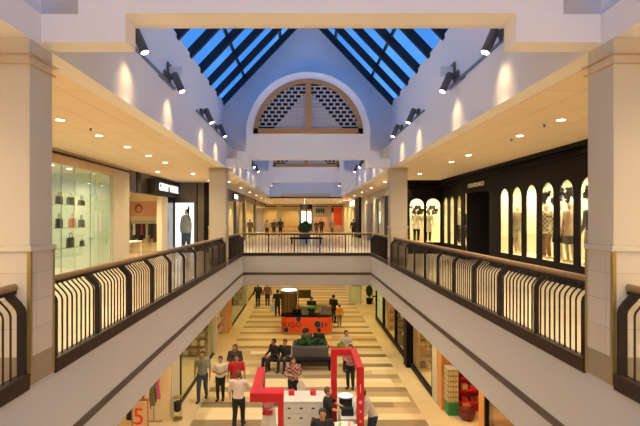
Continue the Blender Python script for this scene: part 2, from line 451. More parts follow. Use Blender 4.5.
# ------------------------------------------------------------------ columns
def column(side, sg, xv, y, wd, dp, z0, z1, capz, name):
    x0, x1 = sorted((xv, xv + sg*wd))
    c = bpy.data.objects.new('column', None); COL.objects.link(c); c.location = ((x0+x1)/2, y + dp/2, z0); struct(c)
    BX(x0, x1, y, y+dp, z0 + 1.5, z1).build('shaft', 'cream', c, bevel=.008)
    BX(x0-.015, x1+.015, y-.015, y+dp+.015, z0 + .3, z0 + 1.44).build('wainscot', 'tile', c)
    BX(x0-.035, x1+.035, y-.035, y+dp+.035, z0 + 1.44, z0 + 1.50).build('dado_cap', 'cream', c, bevel=.01)
    BX(x0-.018, x1+.018, y-.018, y+dp+.018, z0, z0 + .3).build('plinth', 'base', c)
    for (px, py) in ((x0-.02, y-.02), (x1-.02, y-.02), (x0-.02, y+dp-.02), (x1-.02, y+dp-.02)):
        BX(px, px+.04, py, py+.04, z0, z0 + 1.44).build('corner_trim', 'brass', c)
    for zz, e in ((capz, .05), (capz-.10, .03)):
        BX(x0-e, x1+e, y-e, y+dp+e, zz-.014, zz).build('capital_moulding', 'peach', c)
    return c
for side, sg, xv, xs, xs2 in SH:
    column(side, sg, xv, 5.18, .65, .47, 0, ZC, 3.58, 'near')
    column(side, sg, xv, 18.4, .65, .47, 0, ZC, 3.70, 'second')
# ------------------------------------------------------------------ railings
def rail_proto(sg, wdt, thk):
    """flat bar with a bend near the top; local x towards the walkway is sg"""
    path = [(0, .13), (0, .80), (.012, .84), (.05, .89), (.10, .94), (.13, .975), (.14, 1.02)]
    m = MB(); n = len(path)
    R = []
    for i, (px, pz) in enumerate(path):
        a = path[max(i-1, 0)]; b = path[min(i+1, n-1)]
        d = Vector((b[0]-a[0], b[1]-a[1])).normalized(); nx, nz_ = d.y, -d.x
        R.append([(sg*(px + nx*wdt/2), -thk/2, pz + nz_*wdt/2), (sg*(px - nx*wdt/2), -thk/2, pz - nz_*wdt/2),
                  (sg*(px - nx*wdt/2), thk/2, pz - nz_*wdt/2), (sg*(px + nx*wdt/2), thk/2, pz + nz_*wdt/2)])
    V = [[m.bm.verts.new(p) for p in r] for r in R]
    for a, b in zip(V, V[1:]):
        for i in range(4): m.bm.faces.new((a[i], a[(i+1) % 4], b[(i+1) % 4], b[i]))
    m.bm.faces.new(V[0]); m.bm.faces.new(V[-1])
    return m
def merge_stuff(name, me, locs, mat, parent):
    bm = bmesh.new()
    for p in locs:
        t = me.copy(); t.transform(Matrix.Translation(p)); bm.from_mesh(t); bpy.data.meshes.remove(t)
    m2 = bpy.data.meshes.new(name); bm.to_mesh(m2); bm.free(); m2.materials.append(mt[mat])
    o = bpy.data.objects.new(name, m2); COL.objects.link(o); o.parent = parent; o['kind'] = 'stuff'; return o
def side_railing(sg, xv, y0, y1, label, npan):
    t = thing('balustrade', label, 'railing', (xv, y0, 0))
    a, b = sorted((sg*-.025, sg*.07))
    BX(a, b, 0, y1-y0, -.03, .13).build('kick_plate', 'kick', t, local=True)
    a, b = sorted((sg*-.035, sg*.08))
    BX(a, b, 0, y1-y0, .115, .14).build('bottom_rail', 'kick', t, local=True)
    hr = MB().loft([((sg*.15, yy, 1.055), (.036, 0, 0), (0, 0, .045)) for yy in (-.02, y1-y0+.02)], 14)
    hr.build('handrail', 'wood', t, local=True, smooth=True)
    a, b = sorted((sg*.115, sg*.185))
    BX(a, b, 0, y1-y0, .99, 1.02).build('top_bar', 'rail', t, local=True)
    pm = rail_proto(sg, .065, .04).mesh('post', 'rail'); bm_ = rail_proto(sg, .019, .010).mesh('baluster', 'rail')
    pitch = (y1-y0)/npan
    bal = []
    for i in range(npan + 1):
        o = bpy.data.objects.new('post', pm); COL.objects.link(o); o.parent = t
        o.location = (sg*.03, min(max(i*pitch, .04), y1-y0-.04), 0)
        if i < npan:
            for j in range(1, 10): bal.append((sg*.03, i*pitch + j*pitch/10, 0))
    for p in bal[:100]:
        o = bpy.data.objects.new('baluster', bm_); COL.objects.link(o); o.parent = t; o.location = p
    if len(bal) > 100: merge_stuff('baluster_row', bm_, bal[100:], 'rail', t)
    return t
for side, sg, xv, xs, xs2 in SH:
    side_railing(sg, xv, 1.4, 5.14, f'{side} balustrade stub running towards the viewer from the near {side} column', 3)
    side_railing(sg, xv, 5.69, 18.36, f'long {side} balustrade between near and second {side} columns', 10)
    side_railing(sg, xv, 18.91, 23.5, f'short {side} balustrade from the second column to the far bridge', 4)
t = thing('balustrade', 'straight balustrade across the far bridge, seen head on', 'railing', (XC, YF, 0))
hw = (XR-XL)/2
BX(-hw, hw, -.02, .06, -.03, .12).build('kick_plate', 'kick', t, local=True)
MB().loft([((xx, .15, 1.055), (0, .036, 0), (0, 0, .045)) for xx in (-hw-.1, hw+.1)], 14).build('handrail', 'wood', t, local=True, smooth=True)
BX(-hw, hw, .12, .18, .985, 1.01).build('top_bar', 'rail', t, local=True)
pm = rail_proto(1, .06, .06).mesh('post', 'rail'); bm_ = rail_proto(1, .032, .022).mesh('baluster', 'rail')
for me in (pm, bm_): me.transform(Matrix.Rotation(PI/2, 4, 'Z'))
nb = 40
for i in range(nb + 1):
    isp = i % 8 == 0
    o = bpy.data.objects.new('post' if isp else 'baluster', pm if isp else bm_); COL.objects.link(o); o.parent = t
    o.location = (-hw + 2*hw*i/nb, .03, 0)

# ------------------------------------------------------------------ recessed downlights
dl = thing('downlight', 'x', 'ceiling light', (0, 0, 0))
MB().lathe([(.105, 0), (.105, -.012), (.075, -.012)], n=20).build('trim_ring', 'white', dl, local=True, smooth=True)
MB().lathe([(.076, -.013), (.076, -.016)], n=20).build('lens', 'lum', dl, local=True)
first = True
for side, sg, x, x2 in (('left', -1, -4.78, -6.05), ('right', 1, 5.08, 6.2)):
    for i, y in enumerate((2.25, 4.05, 5.85, 7.65, 9.45, 11.25, 13.05, 14.85, 16.65, 20.9, 24.5) if sg < 0 else (2.25, 4.05, 5.85, 7.65, 9.45, 11.25, 14.75, 16.45, 20.9, 24.5)):
        lab = f'recessed downlight in {side} walkway ceiling, {ORD[i]} in its row'
        if first: d = dl; dl.location = (x, y, ZC); dl['label'] = lab; first = False
        else: d = dup(dl, (x, y, ZC), label=lab)
        d['group'] = f'{side} walkway downlights'
        spot(x, y, ZC - .05, 185 if y > 7 else 125, WARM, 160, 1)
    for i, y in enumerate((4.5, 19.96) if sg < 0 else (4.5,)):
        dup(dl, (x2, y, ZC), label=f'recessed downlight close to the {side} shopfronts, {ORD[i]} along', group=f'{side} shopfront downlights')
        spot(x2, y, ZC - .05, 190, WARM, 160, 1)
    xx = (XL - 1.0) if sg < 0 else (XR + 1.)
    for i in range(8):
        y = 25.5 + 5.0*i
        dup(dl, (xx, y, ZC), label=f'recessed downlight beyond the far bridge, {side} side, {ORD[i]}', group=f'{side} far downlights')
        spot(xx, y, ZC - .05, 230, WARM, 160, 1)
for i in range(4):
    y = 48 + 4.5*i
    dup(dl, (XC, y, ZC), label=f'recessed downlight in the end court ceiling, {ORD[i]} along the middle', group='end court downlights')
    spot(XC, y, ZC-.05, 240, WARM, 160, 1)
sprk = MB().lathe([(.03, 0), (.03, -.02), (.012, -.05), (.03, -.055), (.03, -.06)], n=10).mesh('sprinkler', 'metal', True)
for i, (x, y, lab) in enumerate(((5.0, 9.95, 'small sprinkler in the right ceiling between downlights'), (5.1, 11.75, 'second small sprinkler in the right walkway ceiling'), (-4.6, 10.4, 'small sprinkler head in the left walkway ceiling'))):
    o = bpy.data.objects.new('sprinkler', sprk); COL.objects.link(o); o.location = (x, y, ZC); tag(o, lab, 'sprinkler')
# unseen amber spots put under the lower ceilings to light the floor below
for y in (3, 6.6, 10.2, 13.8, 17.4, 21.):
    spot(-3.65, y, FB - .04, 84, AMB, 150, 1); spot(4.1, y, FB - .04, 84, AMB, 150, 1)
for y in (25.5, 30, 34.5, 39, 43.5, 48):
    for x in (-3.0, .2, 3.4): spot(x, y, FB - .04, 135, AMB, 150, 1)

# ------------------------------------------------------------------ track spots on the parapets
def track_spot(sg):
    t = thing('track_spotlight', 'x', 'spotlight', (0, 0, 0))
    s = -sg
    MB().box(-.04, .04, -.07, .07, -.1, .1).build('mount', 'spot', t, local=True)
    MB().tube([(0, 0, 0), (s*.16, 0, -.02)], .028).build('arm', 'spot', t, local=True, smooth=True)
    a = Vector((s*.12, 0, .10)); b = Vector((s*.30, -.02, -.30)); d = (b-a).normalized()
    MB().tube([a, a+d*.02, b-d*.02, b], [.06, .078, .078, .072], 18).build('lamp_housing', 'spot', t, local=True, smooth=True)
    MB().tube([b - d*.01, b + d*.004], [.06, .06], 18).build('lens', 'lumhot', t, local=True)
    return t
for side, sg, xv, xs, xs2 in SH:
    pr = None; k = 0
    for y in (8.0, 10.45, 13.85, 16.2, 20.6, 22.6, 25.9, 28.3, 32.4, 34.6, 37.9, 40.3):
        lab = f'grey track spotlight on the {side} parapet, {ORD[k]} along'
        if pr is None: pr = track_spot(sg); q = pr; pr['label'] = lab
        else: q = dup(pr, label=lab)
        q.location = (xv - sg*.02 + sg*.0, y, 4.86); q['group'] = f'{side} parapet spotlights'
        k += 1
        if y in (8.0, 13.85, 16.2, 22.6, 28.3, 34.6, 40.3): spot(xv - sg*.12, y, 5.12, 75, (1, .93, .86), 130, 1, (-sg, 0, .7), .08)  # uplight added without its own fixture to brighten the opposite clerestory
        lx = xv - sg*.34
        if y < 30:
            spot(lx, y, 4.5, 270 if y < 18 else 220, (1, .80, .46), 95, .6, (-sg*.35, 0, -1), .05)
        spot(xv - sg*.42, y, 4.45, 17 if y < 24 else 14, (1, .64, .28), 84, 1., (sg*.42, 0, -.50), .09)  # extra spot added beside each housing to throw the warm wall scallop
    tr = BX(*sorted((xv - sg*.04, xv)), 5.8, 11.0, 4.75, 4.80)
    tr.box(*sorted((xv - sg*.04, xv)), 13.2, 18.4, 4.75, 4.80)
    tag(recenter(tr.build('lighting_track', 'metal'), (xv, 12.1, 4.7)), f'slim lighting track along the top of the {side} parapet', 'lighting track')

# unseen fill spots added high above the near bridge, no fixtures
for x in (-1.6, 2.0):
    for y in (-4.5, -1.5): spot(x, y, 6.0, 1000, (1., .86, .70), 150, 1)

# ------------------------------------------------------------------ wall with arched openings
def plane_map(kind, c, sg=1):
    """returns f(u, t, z): u along the wall, t depth behind its face"""
    if kind == 'x': return lambda u, t, z: (c + sg*t, u, z)
    return lambda u, t, z: (u, c + t, z)
def arch_wall(f, u0, u1, arches, zb, zt, sill, top, thick=.05):
    m = MB()
    def cell(ua, ub, za0, za1, zb0, zb1):
        m.hexa([f(ua, 0, za0), f(ub, 0, za1), f(ub, thick, za1), f(ua, thick, za0), f(ua, 0, zb0), f(ub, 0, zb1), f(ub, thick, zb1), f(ua, thick, zb0)])
    u = u0
    for c, wd in sorted(arches):
        a, b = c - wd/2, c + wd/2
        if a > u: cell(u, a, zb, zb, zt, zt)
        cell(a, b, zb, zb, sill, sill)
        n = 12; r = wd/2; zc = top - r
        for i in range(n):
            t0, t1 = PI - PI*i/n, PI - PI*(i+1)/n
            cell(c + r*math.cos(t0), c + r*math.cos(t1), zc + r*math.sin(t0), zc + r*math.sin(t1), zt, zt)
        u = b
    if u < u1: cell(u, u1, zb, zb, zt, zt)
    return m
fx = plane_map('x', 7.1)
near_ar = [(9.98 + .998*i, .72) for i in range(8)]
far_ar = [(21.9, .62), (22.92, .62), (23.93, .62)]
struct(arch_wall(fx, 7.5, 18.3, near_ar, 0, ZC, .58, 2.85).build('wall_right_boutique', 'dark'))
struct(arch_wall(fx, 21.1, 24.6, far_ar, 0, ZC, .58, 2.85).build('wall_right_boutique_far', 'dark'))
struct(arch_wall(plane_map('y', 24.6), 5.33, 7.1, [(5.84, .72), (6.68, .72)], 0, ZC, .58, 2.82).build('wall_right_boutique_end', 'dark'))
struct(BX(7.1, 7.24, 18.3, 21.1, 2.9, ZC).build('wall_right_lintel', 'dark'))
# cornice, base and door recess
struct(BX(7.0, 7.1, 7.5, 24.6, 3.42, 3.5).box(6.96, 7.1, 7.5, 24.6, 3.62, ZC).build('trim_cornice', 'dark'))
struct(BX(5.33, 7.1, 24.48, 24.6, 3.42, 3.5).box(5.33, 7.1, 24.45, 24.6, 3.62, ZC).build('trim_cornice_end', 'dark'))
for c, wd in near_ar + far_ar:
    struct(BX(7.105, 7.115, c - wd/2, c + wd/2, .58, 2.85).build('window_arch', 'glass'))
for c in (5.84, 6.68): struct(BX(c-.36, c+.36, 24.62, 24.64, .58, 2.82).build('window_arch', 'glass'))
for b_ in ((7.24, 8.3, 7.5, 18.3, .46, .56),
           (8.3, 8.4, 7.5, 18.3, .5, 3.3),
           (7.24, 8.4, 7.5, 18.3, 3.2, 3.3),
           (7.24, 8.4, 7.4, 7.5, .5, 3.3),
           (7.24, 8.4, 18.2, 18.3, .5, 3.3),
           (7.24, 8.3, 21.1, 24.6, .46, .56),
           (8.3, 8.4, 21.1, 24.6, .5, 3.3),
           (7.24, 8.4, 21.1, 24.6, 3.2, 3.3),
           (7.24, 8.4, 21.05, 21.15, .5, 3.3),
           (5.33, 8.4, 24.76, 25.7, .46, .56),
           (5.33, 8.4, 25.7, 25.8, .5, 3.3),
           (5.33, 8.4, 24.76, 25.7, 3.2, 3.3),
           (8.3, 8.4, 24.6, 25.7, .5, 3.3)):
    struct(BX(*b_).build('wall_boutique_display', 'shopcream'))
dn = BX(8.6, 8.7, 18.31, 21.0, 0, 3.2).box(7.16, 8.7, 18.31, 18.36, 0, 3.2).box(7.16, 8.7, 20.98, 21.04, 0, 3.2).box(7.24, 8.7, 18.3, 21., 2.95, 3.2)
struct(dn.build('door_boutique', 'darker'))
for y in (9.5, 11.5, 13.0, 14.0, 15.0, 16., 17.0, 17.7): spot(7.6, y, 3.12, 150, (1, .82, .54), 150, 1, (.2, 0, -1))
spot(7.6, 22.0, 3.1, 210, (1, .8, .48), 150, 1); spot(7.6, 23.6, 3.1, 210, (1, .8, .48), 150, 1)
spot(5.9, 25.0, 3.1, 150, (1, .82, .5), 150, 1, (0, .2, -1)); spot(6.8, 25.0, 3.1, 150, (1, .82, .5), 150, 1, (0, .2, -1))
sg_ = thing('shop_sign', 'pale raised letters reading CLUB MONACO on the black facade', 'sign', (7.09, 19.7, 3.18))
text('lettering', 'CLUB MONACO', .25, M('pale sign letters', (.95, .93, .9), .5), (7.08, 19.7, 3.18), (PI/2, 0, -PI/2), sg_, .012)

# black flower garlands in the windows
def flower_spray(name, label, x, y, z, n, spr, mat):
    rnd = random.Random(int(x*100 + y*37)); m = MB()
    for i in range(n):
        px, py, pz = x + rnd.uniform(-.1, .1), y + rnd.uniform(-spr, spr), z + rnd.uniform(-.17, .17)
        for j in range(5):
            a = 2*PI*j/5 + rnd.random()
            m.ball((px, py + .055*math.cos(a), pz + .055*math.sin(a)), .042, 6, (.4, 1, 1))
        m.tube([(px, py, pz), (px, py, 3.2)], .004, 5) if i % 4 == 0 else None
    o = m.build(name, mat); return tag(recenter(o, (x, y, z)), label, 'garland')
blackp = M('black paper petals', (.02, .017, .02), .7)
for x, y, z, lab, sp in ((7.45, 14.55, 2.43, 'black flower garland in the arch with two mannequins', .42), (7.45, 13.45, 2.45, 'black flower garland above the pink coat', .42), (7.45, 12.3, 2.42, 'black flower garland in the arch beside the near column', .38)):
    flower_spray('flower_garland', lab, x, y, z, 26, sp, blackp)
for x, lab in ((5.95, 'black flower garland in the left end-wall arch'), (6.7, 'black flower garland in the right end-wall arch')):
    m = MB(); rnd = random.Random(3)
    for i in range(22):
        px, pz = x + rnd.uniform(-.3, .3), 2.25 + rnd.uniform(-.2, .2)
        for j in range(5):
            a = 2*PI*j/5; m.ball((px + .05*math.cos(a), 25.05, pz + .05*math.sin(a)), .04, 6, (1, .4, 1))
        if i % 4 == 0: m.tube([(px, 25.05, pz), (px, 25.05, 3.2)], .004, 5)
    tag(recenter(m.build('flower_garland', blackp), (x, 25.05, 2.25)), lab, 'garland')

# ------------------------------------------------------------------ people
SKIN = [M('skin light', (.58, .33, .22), .55), M('skin tan', (.40, .20, .12), .55), M('skin brown', (.20, .09, .05), .55), M('mannequin cream', (.62, .52, .38), .5)]
HAIR = {'dark': M('dark hair', (.018, .012, .01), .6), 'brown': M('brown hair', (.10, .045, .02), .6), 'grey': M('grey hair', (.3, .28, .26), .6)}
CL = {}
def cloth(c):
    k = tuple(c)
    if k not in CL: CL[k] = M('cloth_%d' % len(CL), c, .85, var=.12, scale=25)
    return CL[k]
def plaid(a, b):
    m, nt, p = newmat('plaid'); N = nt.nodes.new
    tc = N('ShaderNodeTexCoord'); ck = N('ShaderNodeTexChecker'); ck.inputs['Scale'].default_value = 14
    ck.inputs[1].default_value = (*a, 1); ck.inputs[2].default_value = (*b, 1)
    nt.links.new(tc.outputs['Object'], ck.inputs[0]); nt.links.new(ck.outputs[0], p.inputs['Base Color']); p.inputs['Roughness'].default_value = .85
    return m
def fuse(mb, name, mat, vox, parent, smooth_it=4):
    me = mb.mesh(name, mat)
    o = bpy.data.objects.new(name, me); COL.objects.link(o)
    r = o.modifiers.new('r', 'REMESH'); r.mode = 'VOXEL'; r.voxel_size = vox; r.use_smooth_shade = True
    s = o.modifiers.new('s', 'SMOOTH'); s.iterations = smooth_it; s.factor = .5
    dg = bpy.context.evaluated_depsgraph_get(); dg.update()
    m2 = bpy.data.meshes.new_from_object(o.evaluated_get(dg)); m2.name = name
    bpy.data.objects.remove(o); bpy.data.meshes.remove(me)
    if not m2.materials: m2.materials.append(mat)
    for p in m2.polygons: p.use_smooth = True
    o = bpy.data.objects.new(name, m2); COL.objects.link(o); o.parent = parent
    return o
def limb(m, pts, rad, n=10):
    """tapered chain with round joints"""
    for (a, b, ra, rb) in zip(pts, pts[1:], rad, rad[1:]): m.tube([a, b], [ra, rb], n)
    for p, r in zip(pts, rad): m.ball(p, r*1.0, n)
def person(label, x, y, zf, h=1.73, rz=0., pose='stand', arms='down', top=(.1, .1, .1), bottom=(.02, .02, .025), hair='dark', skin=0,
           sleeve='long', long_hair=False, skirt=False, vox=.018, name='person', cat='person', lean=0., group=None, topmat=None, walk=0., coat=0.):
    s = h/1.75
    t = thing(name, label, cat, (x, y, zf), rz, group); t.scale = (s*1.12, s*1.1, s)
    J = {}
    dz = 0.
    if pose == 'sit': dz = -.45
    def up(p):    # upper body points, leaning forward about the hips
        v = Vector(p) - Vector((0, 0, .95)); v.rotate(Matrix.Rotation(-lean, 3, 'X')); return v + Vector((0, 0, .95 + dz))
    for sd in (-1, 1):
        J['hip', sd] = Vector((sd*.09, 0, .93 + dz))
        if pose == 'sit':
            J['knee', sd] = Vector((sd*.12, .42, .50)); J['ank', sd] = Vector((sd*.12, .46, .09)); J['toe', sd] = Vector((sd*.13, .62, .035))
        else:
            wk = walk*sd
            J['knee', sd] = Vector((sd*.09, .06 + .14*wk, .50)); back = max(0, -wk)
            J['ank', sd] = Vector((sd*.09, .0 + .27*wk, .09 + .06*back)); J['toe', sd] = J['ank', sd] + Vector((sd*.02, .16, -.055))
        sh = up((sd*.185, -.01, 1.43)); J['sh', sd] = sh
        am = arms if isinstance(arms, str) else arms[0 if sd < 0 else 1]
        el = {'down': (sd*.25, -.03 - .10*walk*sd, 1.14), 'fold': (sd*.25, .02, 1.15), 'reach': (sd*.24, .20, 1.20), 'bag': (sd*.27, 0, 1.13), 'up': (sd*.27, .15, 1.28)}[am]
        wr = {'down': (sd*.27, .05 - .20*walk*sd, .89), 'fold': (sd*.08, .24, 1.16), 'reach': (sd*.16, .44, 1.12), 'bag': (sd*.28, .03, .87), 'up': (sd*.13, .3, 1.45)}[am]
        if pose == 'sit': el, wr = (sd*.24, .05, 1.17), (sd*.14, .30, 1.08)
        J['el', sd] = up(el); J['wr', sd] = up(wr)
    hc = up((0, .015, 1.635)); nk = up((0, 0, 1.48))
    # body: head, neck, torso, arms, legs, hands as one surface
    m = MB()
    m.ball(hc, .098, 16, (.80, .98, 1.2)); m.ball(hc + Vector((0, .035, -.06)), .062, 12, (.85, 1, .9))
    m.tube([hc + Vector((0, .09, .02)), hc + Vector((0, .118, -.022))], [.008, .017], 8)
    for sd in (-1, 1): m.ball(hc + Vector((sd*.08, -.005, -.01)), .024, 8, (.5, .8, 1.2))
    m.tube([nk - Vector((0, 0, .06)), hc - Vector((0, .01, .06))], [.062, .052], 12)
    def torso(mm, e=0., zlo=.86):
        prof = [(.84, .15, .10), (.93, .165, .115), (1.02, .145, .105), (1.12, .135, .098), (1.25, .155, .11), (1.36, .17, .112), (1.43, .155, .095), (1.48, .08, .065)]
        rings = []
        for z, rx, ry in prof:
            if z < zlo: continue
            c = up((0, 0, z)); u = Vector((1, 0, 0)); v = Vector((0, 1, 0)); v.rotate(Matrix.Rotation(-lean, 3, 'X'))
            rings.append((c, u*(rx+e), v*(ry+e)))
        mm.loft(rings, 20)
        for sd in (-1, 1): mm.ball(J['sh', sd], .062 + e, 12)
        mm.tube([J['sh', -1], J['sh', 1]], .058 + e, 12)
    torso(m)
    for sd in (-1, 1):
        limb(m, [J['sh', sd], J['el', sd], J['wr', sd]], [.052, .042, .027])
        limb(m, [J['hip', sd], J['knee', sd], J['ank', sd]], [.088, .055, .038])
        m.tube([J['ank', sd] - Vector((0, .04, .03)), J['toe', sd]], [.042, .03], 10)
        d = (J['wr', sd] - J['el', sd]).normalized(); w0 = J['wr', sd]
        sidev = d.cross(Vector((1, 0, 0))).normalized() if abs(d.x) < .9 else Vector((0, 0, 1))
        m.loft([(w0, sidev*.028, Vector((1, 0, 0))*.018), (w0 + d*.05, sidev*.042, Vector((1, 0, 0))*.016), (w0 + d*.09, sidev*.04, Vector((1, 0, 0))*.014)], 10)
        if vox < .025:
            for i, ln in enumerate((.07, .08, .075, .058)):
                q = w0 + d*.085 + sidev*(.03 - .02*i)
                m.tube([q, q + d*ln*.6 - Vector((sd*.006, 0, 0)), q + d*ln - Vector((sd*.02, 0, 0))], [.0105, .010, .008], 7)
            m.tube([w0 + d*.02 + sidev*.03, w0 + d*.055 + sidev*.062, w0 + d*.09 + sidev*.066], [.013, .012, .009], 7)
    bvox = .0135 if vox < .025 else vox
    fuse(m, 'body', SKIN[skin], bvox, t, 3)
    if vox < .025 and name == 'person':
        for sd in (-1, 1): MB().ball(hc + Vector((sd*.032, .082, .012)), .012, 8, (1.1, .6, .7)).build('eye', 'darker', t, local=True)
        MB().box(hc.x-.024, hc.x+.024, hc.y+.090, hc.y+.098, hc.z-.063, hc.z-.055).build('mouth', M('lips', (.35, .10, .09), .5), t, local=True)
    if hair:
        m = MB(); m.ball(hc + Vector((0, -.018, .025)), .108, 16, (.83, .93, 1.12))
        if long_hair: m.loft([(hc + Vector((0, -.05, .0)), (.085, 0, 0), (0, .06, 0)), (hc + Vector((0, -.07, -.14)), (.10, 0, 0), (0, .05, 0)), (hc + Vector((0, -.09, -.28)), (.085, 0, 0), (0, .035, 0))], 14)
        o = fuse(m, 'hair', HAIR[hair], vox, t, 2)
        bm = bmesh.new(); bm.from_mesh(o.data)      # open the cap over the face
        kill = [v for v in bm.verts if v.co.y > hc.y + .052 and v.co.z < hc.z + .065]
        bmesh.ops.delete(bm, geom=kill, context='VERTS'); bm.to_mesh(o.data); bm.free()
    # top
    m = MB(); torso(m, .016, .86 if not coat else .86)
    if coat: m.loft([(up((0, 0, 1.0)), (.17, 0, 0), (0, .13, 0)), (up((0, 0, .95-coat*.5)), (.20, 0, 0), (0, .15, 0)), (up((0, 0, .95-coat)), (.225, 0, 0), (0, .17, 0))], 18)
    for sd in (-1, 1):
        if sleeve == 'long': limb(m, [J['sh', sd], J['el', sd], J['wr', sd]], [.068, .056, .040])
        elif sleeve == 'short': limb(m, [J['sh', sd], J['sh', sd].lerp(J['el', sd], .75)], [.07, .064])
    fuse(m, 'shirt' if not coat else 'coat', topmat or cloth(top), max(vox, .02), t, 4)
    # bottom
    m = MB()
    if skirt:
        m.loft([((0, 0, 1.0+dz), (.155, 0, 0), (0, .12, 0)), ((0, 0, .9+dz), (.185, 0, 0), (0, .14, 0)), ((0, 0, .52), (.215, 0, 0), (0, .17, 0))], 18)
        fuse(m, 'skirt', cloth(bottom), max(vox, .02), t, 3)
    else:
        m.loft([((0, 0, 1.0+dz), (.15, 0, 0), (0, .115, 0)), ((0, 0, .93+dz), (.175, 0, 0), (0, .128, 0)), ((0, 0, .86+dz), (.165, 0, 0), (0, .12, 0))], 18)
        for sd in (-1, 1): limb(m, [J['hip', sd], J['knee', sd], J['ank', sd] + Vector((0, 0, .02))], [.10, .073, .058])
        fuse(m, 'trousers', cloth(bottom), max(vox, .02), t, 4)
    if name == 'person':
        m2 = {}
        for sd in (-1, 1):
            m = MB(); a = J['ank', sd]; m.loft([(a + Vector((0, -.05, -.05)), (.04, 0, 0), (0, 0, .045)), (a + Vector((0, .05, -.045)), (.046, 0, 0), (0, 0, .045)), (J['toe', sd] + Vector((0, .03, 0)), (.042, 0, 0), (0, 0, .028))], 12)
            m.build('shoe', 'darker', t, local=True, smooth=True)
    return t

LF = ZLOW + .0
A = PI  # facing the camera
def PX(px, D): return (px - 303)*D/480
person('man in grey-green print shirt and blue jeans walking towards the viewer', PX(202.5, 17.2), 17.2, LF, 1.74, A, arms='down', top=(.24, .27, .22), bottom=(.05, .08, .13), skin=1, sleeve='short', walk=.7)
person('shorter person in white short-sleeved top and black trousers, hands together', PX(220.5, 17.2), 17.2, LF, 1.56, A, arms='fold', top=(.72, .68, .62), bottom=(.012, .012, .016), skin=1, sleeve='short', walk=.1)
person('person in dark jacket with long dark hair, behind the red shirt', PX(235, 18.4), 18.4, LF, 1.66, A, arms='fold', top=(.035, .03, .035), skin=1, long_hair=True, walk=.3)
person('person in red T-shirt among the group on the left', PX(236.5, 16.9), 16.9, LF, 1.7, A + .2, arms='down', top=(.45, .015, .02), bottom=(.05, .05, .06), skin=1, sleeve='short', walk=.4)
person('person in white long shirt seen from behind, walking away', PX(238.5, 14.9), 14.9, LF, 1.76, -.1, arms=('down', 'reach'), top=(.66, .58, .58), bottom=(.012, .012, .015), hair='brown', skin=0, walk=.5)
person('person in dark clothes seated at the left end of the bench', PX(274, 20.75), 20.72, LF, 1.75, A - .9, 'sit', top=(.015, .014, .018), skin=1)
person('person in dark clothes seated on the bench beside the planter', PX(285, 20.75), 20.72, LF, 1.72, A - .3, 'sit', top=(.02, .017, .022), skin=1)
person('woman in red and white checked top standing behind the white counter', PX(293, 16.7), 16.7, LF, 1.66, A + .3, arms='fold', skin=1, long_hair=True, topmat=plaid((.20, .03, .03), (.40, .30, .26)), bottom=(.012, .012, .015))
person('attendant in black T-shirt standing inside the kiosk, turned right', PX(327.5, 13.75), 13.75, LF, 1.66, -PI/2 - .2, arms='reach', top=(.012, .012, .014), hair='brown', skin=0, sleeve='short')
person('dark-haired person in black at the lower edge of the picture', PX(322.5, 12.0), 12.0, LF, 1.74, A, top=(.012, .012, .014), skin=1, sleeve='short')
person('person in grey-white shirt leaning over the counter behind the red post', PX(373, 13.55), 13.55, LF, 1.76, PI/2 + .15, arms='reach', lean=.42, top=(.55, .53, .50), bottom=(.02, .025, .05), hair='brown', skin=0)
person('person in pale shirt standing beyond the red gate, holding a green bundle', PX(346, 20.4), 20.4, LF, 1.74, A + .5, arms='fold', top=(.52, .46, .42), hair='brown', skin=1)
person('person in pink shirt and black trousers seen through the red gate', PX(350.5, 18.4), 18.4, LF, 1.66, A - .3, arms='fold', top=(.36, .17, .20), bottom=(.012, .012, .015), skin=1, long_hair=True)
person('child in yellow top walking beside the orange kiosk', PX(339.5, 29.0), 29.0, LF, 1.28, 0, top=(.72, .36, .03), bottom=(.35, .27, .16), skin=1, vox=.024, walk=.4)
person('adult in black with arms folded, right of the orange kiosk', PX(333.5, 29.8), 29.8, LF, 1.76, -.6, arms='fold', top=(.015, .014, .018), skin=1, vox=.024)
person('person in black walking away left of the orange kiosk with a bag', PX(277.5, 32), 32.0, LF, 1.74, 0, arms='bag', top=(.012, .012, .015), skin=1, sleeve='short', vox=.024, walk=.4)
person('person in black with a rucksack walking away on the far left', PX(258, 35.3), 35.3, LF, 1.72, .2, top=(.02, .018, .02), skin=1, vox=.024, walk=.5)
person('person in brown top between the two dark walkers', PX(267.5, 35.6), 35.6, LF, 1.68, 0, top=(.16, .08, .06), skin=1, vox=.024)
person('kiosk worker in black standing behind the orange counter', PX(311.5, 29.3), 29.3, LF, 1.72, A, arms='fold', top=(.015, .013, .015), skin=1, vox=.024)
person('person seated behind the planter, nearer its middle', PX(307, 22.9), 22.9, LF, 1.70, .3, 'sit', top=(.10, .09, .08), vox=.024, skin=1)
person('person seated behind the planter, near its right end', PX(319, 22.9), 22.9, LF, 1.72, -.3, 'sit', top=(.02, .02, .02), vox=.024, skin=1)
# upstairs, far court
for px, D, top, lab, hh in ((250, 47, (.02, .02, .02), 'person in black by the far left shopfront upstairs', 1.7), (267, 49, (.45, .38, .40), 'person in pale top walking in the far upper court', 1.62),
                            (274, 50, (.10, .07, .07), 'person in brown between two others in the far upper court', 1.68), (280.5, 48.5, (.03, .022, .035), 'tall person in dark coat in the far upper court', 1.78),
                            (316.5, 54, (.05, .04, .04), 'person in black right of the bush, nearer the middle', 1.55), (321.5, 52, (.025, .02, .025), 'person in dark coat right of the bush upstairs', 1.74),
                            (332, 54, (.24, .15, .09), 'person in brown coat near the red banner', 1.66), (353.5, 46, (.04, .035, .06), 'person in navy by the far right shop upstairs', 1.72)):
    person(lab, PX(px, D), D, 0, hh, 0 if D < 50 else A, top=top, vox=.03, coat=.25 if D > 50 else 0., skin=1, walk=.3)
